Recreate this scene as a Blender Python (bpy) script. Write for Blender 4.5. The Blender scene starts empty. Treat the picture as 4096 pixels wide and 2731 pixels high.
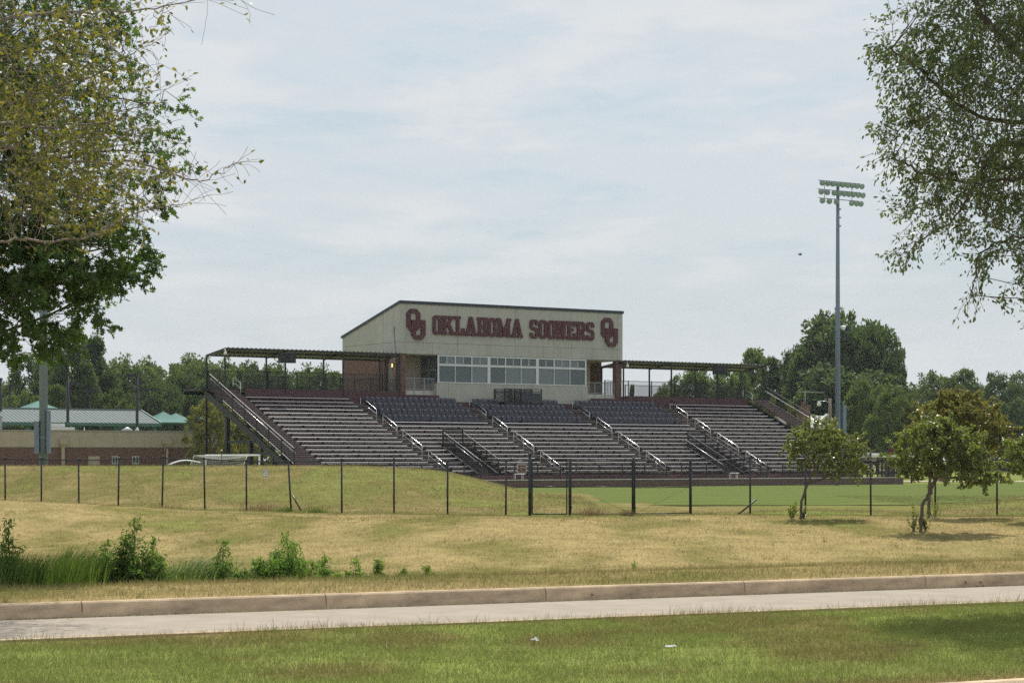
import bpy, math, random
import numpy as np
from mathutils import Vector, Matrix

R = math.radians
scene = bpy.context.scene
C = scene.collection

# ------------------------------------------------------------------ camera, sky, sun, exposure
FPX, VH, ZC = 8533.0, 1832.4, 1.85          # focal length in photo pixels, horizon row, eye height
cam = bpy.data.cameras.new('camera'); camo = bpy.data.objects.new('camera', cam); C.objects.link(camo)
camo.location = (0, 0, ZC); camo.rotation_euler = (R(90), 0, 0)
cam.sensor_width = 36; cam.lens = 75; cam.shift_y = (VH - 1365.5) / 4096
cam.clip_start = 0.5; cam.clip_end = 12000
scene.camera = camo

SUN_EL, SUN_AZ = R(56), R(9)
world = bpy.data.worlds.new('World'); scene.world = world; world.use_nodes = True
wn, wl = world.node_tree.nodes, world.node_tree.links
wn.clear()
def N(nodes, typ, **kw):
    n = nodes.new(typ)
    for k, v in kw.items():
        if k.startswith('i_'):
            n.inputs[k[2:].replace('_', ' ')].default_value = v
        else:
            setattr(n, k, v)
    return n
w_out = N(wn, 'ShaderNodeOutputWorld'); w_bg = N(wn, 'ShaderNodeBackground'); w_bg.inputs['Strength'].default_value = 0.1
w_sky = N(wn, 'ShaderNodeTexSky', sky_type='NISHITA', sun_disc=False, sun_elevation=SUN_EL, sun_rotation=SUN_AZ)
w_sky.air_density = 1.2; w_sky.dust_density = 2.5; w_sky.ozone_density = 1.2
w_tc = N(wn, 'ShaderNodeTexCoord')
def wmath(op, a, b=None):
    n = N(wn, 'ShaderNodeMath', operation=op)
    for i, x in enumerate((a, b)):
        if x is None: continue
        if isinstance(x, (int, float)): n.inputs[i].default_value = x
        else: wl.new(x, n.inputs[i])
    return n.outputs[0]
def wramp(src, lo, hi):
    n = N(wn, 'ShaderNodeMapRange', interpolation_type='SMOOTHSTEP')
    wl.new(src, n.inputs['Value']); n.inputs['From Min'].default_value = lo; n.inputs['From Max'].default_value = hi
    return n.outputs['Result']
def wnoise(sx, sz, scale, detail, rough, off=(0, 0, 0), dist=0.0):
    m = N(wn, 'ShaderNodeMapping'); m.inputs['Scale'].default_value = (sx, sx, sz); m.inputs['Location'].default_value = off
    wl.new(w_tc.outputs['Generated'], m.inputs['Vector'])
    n = N(wn, 'ShaderNodeTexNoise'); n.inputs['Scale'].default_value = scale; n.inputs['Detail'].default_value = detail
    n.inputs['Roughness'].default_value = rough; n.inputs['Distortion'].default_value = dist
    wl.new(m.outputs[0], n.inputs['Vector'])
    return n.outputs['Fac']
def wmix(fac, a, b):
    n = N(wn, 'ShaderNodeMix', data_type='RGBA')
    if isinstance(fac, (int, float)): n.inputs[0].default_value = fac
    else: wl.new(fac, n.inputs[0])
    for k, x in ((6, a), (7, b)):
        if isinstance(x, tuple): n.inputs[k].default_value = (*x, 1)
        else: wl.new(x, n.inputs[k])
    return n.outputs[2]
# a thin milky veil, long banks of cumulus and a rippled high layer; the same all round the dome
veil = wramp(wnoise(3, 9, 1.0, 5, .5, (2.3, 7.1, 0)), .30, .64)
bank = wramp(wnoise(4.2, 21, 1.35, 9, .57, (1.2, 5.7, .35), .25), .44, .60)
puff = wramp(wnoise(5.5, 22, 1.5, 10, .56, (5.1, 2.2, 1.3), .2), .47, .64)
ripple = wramp(wnoise(17, 75, 1.7, 8, .66, (0.4, 3, 1.9), .8), .40, .64)
s0 = wmix(.6, w_sky.outputs[0], (4.3, 5.75, 6.85))
s1 = wmix(wmath('MULTIPLY', veil, .7), s0, (5.9, 6.55, 7.05))
s2 = wmix(wmath('MULTIPLY', ripple, .32), s1, (6.7, 7.05, 7.3))
s3 = wmix(wmath('MULTIPLY', bank, .62), s2, (6.65, 7.0, 7.3))
s3 = wmix(wmath('MULTIPLY', puff, .55), s3, (7.6, 7.65, 7.7))
sepz = N(wn, 'ShaderNodeSeparateXYZ'); wl.new(w_tc.outputs['Generated'], sepz.inputs[0])
low = N(wn, 'ShaderNodeMapRange', interpolation_type='SMOOTHSTEP'); wl.new(sepz.outputs[2], low.inputs['Value'])
low.inputs['From Min'].default_value = .12; low.inputs['From Max'].default_value = 0.02
s4 = wmix(wmath('MULTIPLY', low.outputs[0], .85), s3, (6.45, 6.8, 7.0))
wl.new(s4, w_bg.inputs['Color']); wl.new(w_bg.outputs[0], w_out.inputs['Surface'])

sl_ = bpy.data.lights.new('sun', 'SUN'); sun = bpy.data.objects.new('sun', sl_); C.objects.link(sun)
sl_.energy = 4.6; sl_.angle = R(0.8); sl_.color = (1.0, .95, .86)
sun.rotation_euler = (-(R(90) - SUN_EL), 0, -SUN_AZ)
sun.location = (0, 60, 90)

scene.view_settings.view_transform = 'Standard'; scene.view_settings.look = 'None'
scene.view_settings.exposure = 0.08; scene.view_settings.gamma = 1.0; scene.view_settings.use_curve_mapping = False
scene.render.engine = 'CYCLES'
cy = scene.cycles
cy.max_bounces = 6; cy.diffuse_bounces = 3; cy.glossy_bounces = 3; cy.transmission_bounces = 3; cy.volume_bounces = 0
cy.transparent_max_bounces = 8; cy.sample_clamp_indirect = 4.0; cy.use_denoising = False
cy.caustics_reflective = False; cy.caustics_refractive = False

# ------------------------------------------------------------------ helpers
rng = np.random.default_rng(7)
random.seed(7)

def at(u, v, Y):
    """photo pixel at a known distance -> point in the place"""
    return Vector(((u - 2048) / FPX * Y, Y, ZC + (VH - v) / FPX * Y))

def tag(o, label=None, cat=None, group=None, kind=None):
    if label: o['label'] = label
    if cat: o['category'] = cat
    if group: o['group'] = group
    if kind: o['kind'] = kind
    return o

def link(name, data, parent=None):
    o = bpy.data.objects.new(name, data); C.objects.link(o)
    if parent is not None: o.parent = parent
    return o

def empty(name, loc=(0, 0, 0), rz=0.0, parent=None):
    o = link(name, None, parent); o.location = loc; o.rotation_euler = (0, 0, rz); o.empty_display_size = .3
    return o

def copy_tree(o, parent=None):
    c = o.copy(); C.objects.link(c); c.parent = parent
    for ch in list(o.children): copy_tree(ch, c)
    return c

class MB:
    def __init__(s): s.v = []; s.f = []; s.m = []; s.mi = 0
    def add(s, vs, fs):
        b = len(s.v); s.v += [tuple(x) for x in vs]; s.f += [tuple(b + i for i in f) for f in fs]; s.m += [s.mi] * len(fs)
        return s
    def box(s, x0, x1, y0, y1, z0, z1):
        return s.add([(x0, y0, z0), (x1, y0, z0), (x1, y1, z0), (x0, y1, z0), (x0, y0, z1), (x1, y0, z1), (x1, y1, z1), (x0, y1, z1)],
                     [(0, 3, 2, 1), (4, 5, 6, 7), (0, 1, 5, 4), (1, 2, 6, 5), (2, 3, 7, 6), (3, 0, 4, 7)])
    def bar(s, p, q, w, h, up=(0, 0, 1)):
        """rectangular bar from p to q, w across, h along up"""
        p, q, up = Vector(p), Vector(q), Vector(up)
        d = (q - p).normalized()
        x = d.cross(up)
        if x.length < 1e-4: x = d.cross(Vector((1, 0, 0)))
        x.normalize(); y = x.cross(d).normalized()
        vs = []
        for e in (p, q):
            for a, b in ((-1, -1), (1, -1), (1, 1), (-1, 1)): vs.append(e + x * (a * w / 2) + y * (b * h / 2))
        return s.add(vs, [(0, 1, 2, 3), (7, 6, 5, 4), (0, 4, 5, 1), (1, 5, 6, 2), (2, 6, 7, 3), (3, 7, 4, 0)])
    def tube(s, pts, rad, n=6, cap=True):
        pts = [Vector(p) for p in pts]
        if not isinstance(rad, (list, tuple)): rad = [rad] * len(pts)
        ref = None; base = len(s.v); rings = []
        for i, p in enumerate(pts):
            d = (pts[min(i + 1, len(pts) - 1)] - pts[max(i - 1, 0)])
            if d.length < 1e-9: d = Vector((0, 0, 1))
            d.normalize()
            if ref is None:
                ref = d.cross(Vector((0, 0, 1)))
                if ref.length < 1e-3: ref = d.cross(Vector((1, 0, 0)))
            x = (ref - d * ref.dot(d))
            if x.length < 1e-6: x = d.orthogonal()
            x.normalize(); ref = x; y = d.cross(x)
            rings.append([p + (x * math.cos(2 * math.pi * k / n) + y * math.sin(2 * math.pi * k / n)) * rad[i] for k in range(n)])
        vs = [q for r in rings for q in r]; fs = []
        for i in range(len(pts) - 1):
            for k in range(n):
                a = i * n + k; b = i * n + (k + 1) % n
                fs.append((a, b, b + n, a + n))
        if cap: fs += [tuple(range(n - 1, -1, -1)), tuple((len(pts) - 1) * n + k for k in range(n))]
        return s.add(vs, fs)
    def lathe(s, c, prof, n=12, axis=(0, 0, 1), cap=False):
        """prof: (radius, height) pairs turned about axis through c"""
        a = Vector(axis).normalized(); x = a.orthogonal().normalized(); y = a.cross(x); c = Vector(c)
        vs = []; fs = []
        for r, h in prof:
            for k in range(n):
                t = 2 * math.pi * k / n; vs.append(c + a * h + (x * math.cos(t) + y * math.sin(t)) * r)
        for i in range(len(prof) - 1):
            for k in range(n):
                p = i * n + k; q = i * n + (k + 1) % n
                fs.append((p, q, q + n, p + n))
        if cap: fs += [tuple(range(n - 1, -1, -1)), tuple((len(prof) - 1) * n + k for k in range(n))]
        return s.add(vs, fs)
    def extr(s, prof, a, b, closed=True):
        """profile of (y, z) pairs swept along x from a to b"""
        n = len(prof)
        vs = [(a, y, z) for y, z in prof] + [(b, y, z) for y, z in prof]
        fs = [(i, (i + 1) % n, n + (i + 1) % n, n + i) for i in range(n if closed else n - 1)]
        if closed: fs += [tuple(range(n - 1, -1, -1)), tuple(range(n, 2 * n))]
        return s.add(vs, fs)
    def mesh(s, name, mats, smooth=False):
        me = bpy.data.meshes.new(name); me.from_pydata(s.v, [], s.f); me.validate()
        for m in (mats if isinstance(mats, (list, tuple)) else [mats]): me.materials.append(m)
        if any(s.m): me.polygons.foreach_set('material_index', s.m)
        if smooth: me.polygons.foreach_set('use_smooth', [True] * len(me.polygons))
        me.update()
        return me
    def build(s, name, mats, parent=None, smooth=False):
        return link(name, s.mesh(name, mats, smooth), parent)

def fastmesh(name, V, k, mats, attrs=None, smooth=False):
    """V: (n*k, 3) corner points of n k-gons"""
    V = np.ascontiguousarray(V, dtype=np.float32).reshape(-1, 3); n = len(V) // k
    me = bpy.data.meshes.new(name)
    me.vertices.add(len(V)); me.vertices.foreach_set('co', V.ravel())
    me.loops.add(len(V)); me.loops.foreach_set('vertex_index', np.arange(len(V), dtype=np.int32))
    me.polygons.add(n); me.polygons.foreach_set('loop_start', np.arange(0, n * k, k, dtype=np.int32))
    me.polygons.foreach_set('loop_total', np.full(n, k, dtype=np.int32))
    for m in (mats if isinstance(mats, (list, tuple)) else [mats]): me.materials.append(m)
    if attrs:
        for an, arr in attrs.items():
            a = me.attributes.new(an, 'FLOAT', 'POINT'); a.data.foreach_set('value', np.asarray(arr, dtype=np.float32))
    me.update(calc_edges=True)
    return me

# value noise for terrain and ground cover
_perm = np.random.default_rng(3).random((256, 256))
def vnoise(x, y):
    x = np.asarray(x, float); y = np.asarray(y, float)
    xi = np.floor(x).astype(int); yi = np.floor(y).astype(int); fx = x - xi; fy = y - yi
    fx = fx * fx * (3 - 2 * fx); fy = fy * fy * (3 - 2 * fy)
    g = lambda a, b: _perm[a % 256, b % 256]
    return (g(xi, yi) * (1 - fx) + g(xi + 1, yi) * fx) * (1 - fy) + (g(xi, yi + 1) * (1 - fx) + g(xi + 1, yi + 1) * fx) * fy
def fbm(x, y, o=4):
    r = 0; a = .5; t = 0
    for i in range(o):
        r = r + a * vnoise(x + 17.3 * i, y + 5.1 * i); t += a; a *= .5; x = x * 2.03; y = y * 2.03
    return r / t
def sstep(a, b, x):
    t = np.clip((np.asarray(x, float) - a) / (b - a), 0, 1); return t * t * (3 - 2 * t)

# ------------------------------------------------------------------ materials
M = {}
def nt(name):
    m = bpy.data.materials.new(name); m.use_nodes = True; M[name] = m
    t = m.node_tree; b = t.nodes['Principled BSDF']
    return m, t.nodes, t.links, b
def mat(name, col, rough=.6, metal=0.0, var=.12, scale=6.0, bump=0.0, bscale=40.0, stretch=(1, 1, 1), spec=.5, dirt=None):
    """painted/solid surface with uneven tone, optional fine relief and streaky dirt"""
    m, n, l, b = nt(name)
    tc = N(n, 'ShaderNodeTexCoord'); mp = N(n, 'ShaderNodeMapping'); mp.inputs['Scale'].default_value = stretch
    l.new(tc.outputs['Object'], mp.inputs[0])
    no = N(n, 'ShaderNodeTexNoise'); no.inputs['Scale'].default_value = scale; no.inputs['Detail'].default_value = 6; no.inputs['Roughness'].default_value = .65
    l.new(mp.outputs[0], no.inputs['Vector'])
    mr = N(n, 'ShaderNodeMapRange'); l.new(no.outputs['Fac'], mr.inputs['Value'])
    mr.inputs['From Min'].default_value = .3; mr.inputs['From Max'].default_value = .7
    mx = N(n, 'ShaderNodeMix', data_type='RGBA'); l.new(mr.outputs[0], mx.inputs[0])
    mx.inputs[6].default_value = (*[max(0, c * (1 - var)) for c in col], 1); mx.inputs[7].default_value = (*[min(1, c * (1 + var)) for c in col], 1)
    out = mx.outputs[2]
    if dirt:
        dcol, damt, dst = dirt
        mp2 = N(n, 'ShaderNodeMapping'); mp2.inputs['Scale'].default_value = dst; l.new(tc.outputs['Object'], mp2.inputs[0])
        n2 = N(n, 'ShaderNodeTexNoise'); n2.inputs['Scale'].default_value = 1.0; n2.inputs['Detail'].default_value = 8; n2.inputs['Roughness'].default_value = .7
        l.new(mp2.outputs[0], n2.inputs['Vector'])
        r2 = N(n, 'ShaderNodeMapRange'); l.new(n2.outputs['Fac'], r2.inputs['Value']); r2.inputs['From Min'].default_value = .48; r2.inputs['From Max'].default_value = .75; r2.inputs['To Max'].default_value = damt
        m2 = N(n, 'ShaderNodeMix', data_type='RGBA'); l.new(r2.outputs[0], m2.inputs[0]); l.new(out, m2.inputs[6]); m2.inputs[7].default_value = (*dcol, 1)
        out = m2.outputs[2]
    l.new(out, b.inputs['Base Color'])
    b.inputs['Roughness'].default_value = rough; b.inputs['Metallic'].default_value = metal; b.inputs['Specular IOR Level'].default_value = spec
    if bump:
        nb = N(n, 'ShaderNodeTexNoise'); nb.inputs['Scale'].default_value = bscale; nb.inputs['Detail'].default_value = 5
        l.new(mp.outputs[0], nb.inputs['Vector'])
        bp = N(n, 'ShaderNodeBump'); bp.inputs['Strength'].default_value = bump; bp.inputs['Distance'].default_value = .02
        l.new(nb.outputs['Fac'], bp.inputs['Height']); l.new(bp.outputs[0], b.inputs['Normal'])
    return m
def leafmat(name, cols, trans=.4, rough=.45, tint=(1.25, 1.2, .55), spec=.5):
    """leaf blades: tone differs from leaf to leaf, light shines through"""
    m, n, l, b = nt(name)
    g = N(n, 'ShaderNodeNewGeometry'); oi = N(n, 'ShaderNodeObjectInfo')
    cr = N(n, 'ShaderNodeValToRGB'); l.new(g.outputs['Random Per Island'], cr.inputs[0])
    e = cr.color_ramp.elements
    while len(e) < len(cols): e.new(.5)
    for i, c in enumerate(cols): e[i].position = i / (len(cols) - 1) if len(cols) > 1 else 0; e[i].color = (*c, 1)
    hs = N(n, 'ShaderNodeHueSaturation'); l.new(cr.outputs[0], hs.inputs['Color'])
    mr = N(n, 'ShaderNodeMapRange'); l.new(oi.outputs['Random'], mr.inputs['Value']); mr.inputs['To Min'].default_value = .85; mr.inputs['To Max'].default_value = 1.15
    l.new(mr.outputs[0], hs.inputs['Value'])
    l.new(hs.outputs[0], b.inputs['Base Color']); b.inputs['Roughness'].default_value = rough; b.inputs['Specular IOR Level'].default_value = spec
    tr = N(n, 'ShaderNodeBsdfTranslucent'); tm = N(n, 'ShaderNodeMix', data_type='RGBA', blend_type='MULTIPLY'); tm.inputs[0].default_value = 1
    l.new(hs.outputs[0], tm.inputs[6]); tm.inputs[7].default_value = (*tint, 1); l.new(tm.outputs[2], tr.inputs['Color'])
    ms = N(n, 'ShaderNodeMixShader'); ms.inputs[0].default_value = trans
    l.new(b.outputs[0], ms.inputs[1]); l.new(tr.outputs[0], ms.inputs[2]); l.new(ms.outputs[0], n['Material Output'].inputs['Surface'])
    return m
def brickmat(name, c1, c2, mortar, scale=1.0):
    m, n, l, b = nt(name)
    tc = N(n, 'ShaderNodeTexCoord'); sp = N(n, 'ShaderNodeSeparateXYZ'); l.new(tc.outputs['Object'], sp.inputs[0])
    ad = N(n, 'ShaderNodeMath', operation='ADD'); l.new(sp.outputs[0], ad.inputs[0]); l.new(sp.outputs[1], ad.inputs[1])
    cb = N(n, 'ShaderNodeCombineXYZ'); l.new(ad.outputs[0], cb.inputs[0]); l.new(sp.outputs[2], cb.inputs[1])
    br = N(n, 'ShaderNodeTexBrick'); l.new(cb.outputs[0], br.inputs['Vector'])
    br.inputs['Color1'].default_value = (*c1, 1); br.inputs['Color2'].default_value = (*c2, 1); br.inputs['Mortar'].default_value = (*mortar, 1)
    br.inputs['Scale'].default_value = scale; br.inputs['Brick Width'].default_value = .21; br.inputs['Row Height'].default_value = .075
    br.inputs['Mortar Size'].default_value = .008; br.inputs['Mortar Smooth'].default_value = .2; br.inputs['Bias'].default_value = -.1
    no = N(n, 'ShaderNodeTexNoise'); no.inputs['Scale'].default_value = 3; no.inputs['Detail'].default_value = 8; l.new(tc.outputs['Object'], no.inputs['Vector'])
    hv = N(n, 'ShaderNodeHueSaturation'); l.new(br.outputs['Color'], hv.inputs['Color'])
    mr = N(n, 'ShaderNodeMapRange'); l.new(no.outputs['Fac'], mr.inputs['Value']); mr.inputs['To Min'].default_value = .65; mr.inputs['To Max'].default_value = 1.3; l.new(mr.outputs[0], hv.inputs['Value'])
    l.new(hv.outputs[0], b.inputs['Base Color']); b.inputs['Roughness'].default_value = .85
    bp = N(n, 'ShaderNodeBump'); bp.inputs['Strength'].default_value = .5; bp.inputs['Distance'].default_value = .01; bp.invert = True
    l.new(br.outputs['Fac'], bp.inputs['Height']); l.new(bp.outputs[0], b.inputs['Normal'])
    return m

mat('cream', (.45, .44, .385), .85, var=.07, scale=.8, bump=.15, bscale=60, dirt=((.30, .28, .24), .5, (1.6, 1.6, .22)))
mat('joint', (.30, .28, .24), .9)
mat('trim_dark', (.035, .045, .06), .5, metal=.3)
mat('maroon_letter', (.085, .013, .022), .55, var=.12, scale=2)
mat('maroon', (.075, .024, .031), .6, var=.25, scale=2.5)
mat('black_steel', (.012, .013, .016), .45, metal=.2, var=.3)
mat('black_vinyl', (.014, .015, .017), .4, var=.35, scale=9)
mat('aluminium', (.80, .79, .77), .28, metal=1.0, var=.08, scale=5)
mat('aluminium_dull', (.20, .205, .19), .6, metal=.4, var=.2, scale=3)
mat('galvanised', (.78, .78, .77), .26, metal=1.0, var=.1, scale=8)
mat('riser_paint', (.115, .055, .058), .7, var=.25, scale=2.5, spec=.2)
mat('seat_navy', (.045, .041, .064), .45, var=.2, scale=4)
mat('white_paint', (.72, .73, .72), .5, var=.06)
mat('window_white', (.68, .69, .68), .45, var=.05)
mat('grey_paint', (.30, .31, .33), .5, var=.1)
mat('pole_grey', (.165, .215, .27), .5, metal=.15, var=.1, scale=3)
mat('corrugated', (.30, .31, .27), .5, metal=.25, var=.15, scale=1.5)
mat('standing_seam', (.19, .21, .21), .8, metal=0, spec=.05, var=.06)
mat('green_trim', (.06, .15, .12), .5)
mat('teal_fabric', (.05, .165, .14), .8, var=.1, scale=.6)
mat('door_tan', (.36, .27, .18), .6)
mat('concrete_cap', (.50, .47, .42), .85, var=.12, scale=3)
mat('wood_pole', (.20, .16, .12), .9, var=.3)
mat('bark', (.115, .09, .07), .95, var=.4, scale=14, bump=.6, bscale=30, stretch=(1, 1, .3))
mat('bark_pale', (.24, .20, .165), .95, var=.35, scale=14, bump=.5, bscale=30, stretch=(1, 1, .3))
mat('roof_shingle', (.10, .085, .085), .9, var=.25, scale=20)
mat('house_white', (.52, .52, .50), .8, var=.05)
mat('yellow_post', (.50, .52, .05), .45)
mat('net_white', (.62, .61, .58), .8)
mat('paper', (.75, .75, .72), .9)
mat('dry_leaf', (.26, .11, .04), .8, var=.4, scale=30)
mat('tan_wall', (.45, .37, .29), .85, var=.06, scale=.6, dirt=((.26, .21, .17), .5, (1.2, 1.2, .2)))
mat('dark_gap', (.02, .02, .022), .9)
brickmat('brick_red', (.175, .072, .055), (.12, .052, .044), (.22, .18, .15))
brickmat('brick_brown', (.16, .085, .065), (.11, .06, .05), (.17, .14, .12))
def glassmat(name, col, metal):
    m, n, l, b = nt(name)
    b.inputs['Base Color'].default_value = (*col, 1); b.inputs['Roughness'].default_value = .05; b.inputs['Metallic'].default_value = metal
    tc = N(n, 'ShaderNodeTexCoord'); no = N(n, 'ShaderNodeTexNoise'); no.inputs['Scale'].default_value = .9; no.inputs['Detail'].default_value = 2; l.new(tc.outputs['Object'], no.inputs['Vector'])
    bp = N(n, 'ShaderNodeBump'); bp.inputs['Strength'].default_value = .12; bp.inputs['Distance'].default_value = .05; l.new(no.outputs['Fac'], bp.inputs['Height']); l.new(bp.outputs[0], b.inputs['Normal'])
    return m
glassmat('window_glass', (.145, .17, .17), .5); glassmat('window_glass_dark', (.09, .115, .11), .45); mat('lamp_glass', (.30, .42, .43), .25, metal=.3, var=.05)
m, n, l, b = nt('lamp_lit'); b.inputs['Emission Color'].default_value = (1, .78, .30, 1); b.inputs['Emission Strength'].default_value = 1.3; b.inputs['Base Color'].default_value = (.8, .7, .4, 1)

# foliage
leafmat('leaf_elm_yellow', [(.12, .15, .042), (.185, .20, .05), (.29, .27, .06), (.145, .175, .046), (.21, .195, .05), (.105, .135, .04)], .55, tint=(1.2, 1.15, .55))
leafmat('leaf_oak', [(.04, .08, .024), (.065, .12, .03), (.05, .10, .028), (.10, .165, .038)], .45, tint=(1.2, 1.3, .5))
leafmat('leaf_elm_green', [(.095, .14, .07), (.125, .175, .08), (.105, .155, .07), (.145, .185, .082), (.20, .21, .07)], .45, rough=.3, tint=(1.1, 1.15, .65))
leafmat('leaf_redbud', [(.135, .18, .06), (.175, .225, .07), (.15, .20, .062), (.21, .245, .078), (.22, .235, .075)], .54, rough=.35, tint=(1.2, 1.15, .5))
leafmat('leaf_redbud_orange', [(.16, .20, .06), (.20, .23, .065), (.175, .21, .06), (.225, .23, .068), (.19, .215, .062), (.255, .195, .058), (.18, .21, .062)], .54, rough=.35, tint=(1.25, 1.1, .5))
leafmat('leaf_far_deep', [(.05, .09, .042), (.075, .12, .05), (.10, .15, .055)], .45, rough=.6, spec=.3)
leafmat('leaf_far_mid', [(.075, .12, .05), (.105, .155, .058), (.135, .185, .062)], .45, rough=.6, spec=.3)
leafmat('leaf_far_olive', [(.13, .145, .05), (.18, .18, .06), (.155, .17, .055)], .42, rough=.6, spec=.3)
leafmat('leaf_weed', [(.105, .165, .06), (.14, .21, .07), (.18, .25, .085)], .6, rough=.75, spec=.15, tint=(1.1, 1.3, .45))
leafmat('leaf_reed', [(.10, .15, .048), (.14, .195, .06), (.12, .17, .052)], .55, rough=.75, spec=.15, tint=(1.1, 1.25, .4))
leafmat('leaf_pale_grass', [(.17, .25, .07), (.25, .32, .11), (.14, .21, .06)], .55, rough=.6, tint=(1.1, 1.2, .5))
leafmat('leaf_sprout', [(.17, .22, .045), (.24, .26, .06), (.13, .19, .04)], .5)
leafmat('dry_stalk', [(.34, .25, .14), (.28, .20, .11), (.24, .20, .10)], .3, tint=(1.1, 1, .7))

# ------------------------------------------------------------------ terrain
KP = np.array([.44, 27.6]); KD = np.array([.893, .45]); KD /= np.linalg.norm(KD); KN = np.array([-KD[1], KD[0]])
def to_pq(X, Y): return (X - KP[0]) * KD[0] + (Y - KP[1]) * KD[1], (X - KP[0]) * KN[0] + (Y - KP[1]) * KN[1]
def to_xy(p, q): return KP[0] + p * KD[0] + q * KN[0], KP[1] + p * KD[1] + q * KN[1]
ROAD_W, LAWN_W, KH = 4.3, 7.55, .185
def fence_y(X):
    X = np.asarray(X, float); return np.where(X < -.3, 92 + (-.3 - X) * .577, 92 + (X + .3) * .04)
FIELD_Z = -.38
def height(X, Y):
    X = np.asarray(X, float); Y = np.asarray(Y, float); p, q = to_pq(X, Y)
    verge = np.interp(q, [0, 3, 4.6, 6.3, 9, 12, 20], [.172, .165, .10, -.18, -.8, -1.35, -1.7])
    w = Y - fence_y(X)
    bank = np.interp(w, [-45, -30, -23, -13, -7, -3, 0, 3, 9, 11], [-1.7, -1.72, -1.55, -.95, -.68, -.60, -.58, -.52, -.39, -.38])
    z = verge + (bank - verge) * sstep(8, 20, q)
    z = z + .95 * np.exp(-((X + 25) / 8.0) ** 2 - ((Y - 93) / 7.0) ** 2) + .18 * np.exp(-((X + 4) / 6.0) ** 2 - ((Y - 84) / 5.0) ** 2)
    amp = np.interp(X, [-9, -5.5, -3.8, -2.3, -.3, 1, 3.3, 5.5], [1.78, 1.62, 1.42, 1.08, .56, .2, .04, 0])
    yf = fence_y(X)
    z = z + amp * sstep(yf + 1.5, np.maximum(yf + 12, 121), Y) * (1 - sstep(128, 142, Y))
    z = z + .95 * sstep(0, 14, X - 19.5 - np.maximum(Y - 100, 0) * .45) * sstep(93, 106, Y) * (1 - sstep(118, 140, Y))
    n = (fbm(X * .22, Y * .22) - .5) * .16 * sstep(2, 8, q) * (1 - sstep(98, 112, Y))
    n = n + (fbm(X * 1.3 + 9, Y * 1.3) - .5) * .05 * sstep(.6, 3, q) * (1 - sstep(90, 100, Y))
    z = z + n + .38 * sstep(205, 320, Y)
    lawn = .125 + (fbm(X * .5, Y * .5) - .5) * .05
    z = np.where(q < 0, np.where(q < -ROAD_W, np.where(q < -ROAD_W - LAWN_W, -.12, lawn), -.12), z)
    return z
def dryness(X, Y):
    """0 lush green turf .. 1 straw"""
    p, q = to_pq(X, Y); w = Y - fence_y(X)
    d = .93 - .25 * sstep(.40, .70, fbm(X * .16 + 3, Y * .10 + 1, 5))
    d = d - .38 * sstep(.46, .76, fbm(X * .45 + 40, Y * .20 + 11, 6))
    d = d + .12 * np.exp(-((q - 3.0) / 2.0) ** 2) - .12 * np.exp(-((q - 4.4) / .6) ** 2) + .3 * np.exp(-((q - .4) / .5) ** 2)
    d = d - .45 * np.exp(-(w / 2.2) ** 2)
    mound = sstep(1, 7, w)
    md = .62 - .55 * sstep(.42, .72, fbm(X * .22 + 7, Y * .14 + 3, 6)) + .5 * (fbm(X * .6, Y * .3 + 20, 5) - .5)
    md = np.clip(md, .36, .85)
    d = d * (1 - mound) + md * mound
    far = sstep(125, 150, Y); d = d * (1 - far) + .22 * far
    lawn = .07 + .55 * sstep(-ROAD_W - .9, -ROAD_W, q) * .45 + 1.0 * sstep(-ROAD_W - LAWN_W + 1.3, -ROAD_W - LAWN_W, q) + .42 * sstep(.55, .72, fbm(X * .7 + 2, Y * .7))
    return np.clip(np.where(q < 0, lawn, d), 0, 1)

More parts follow.
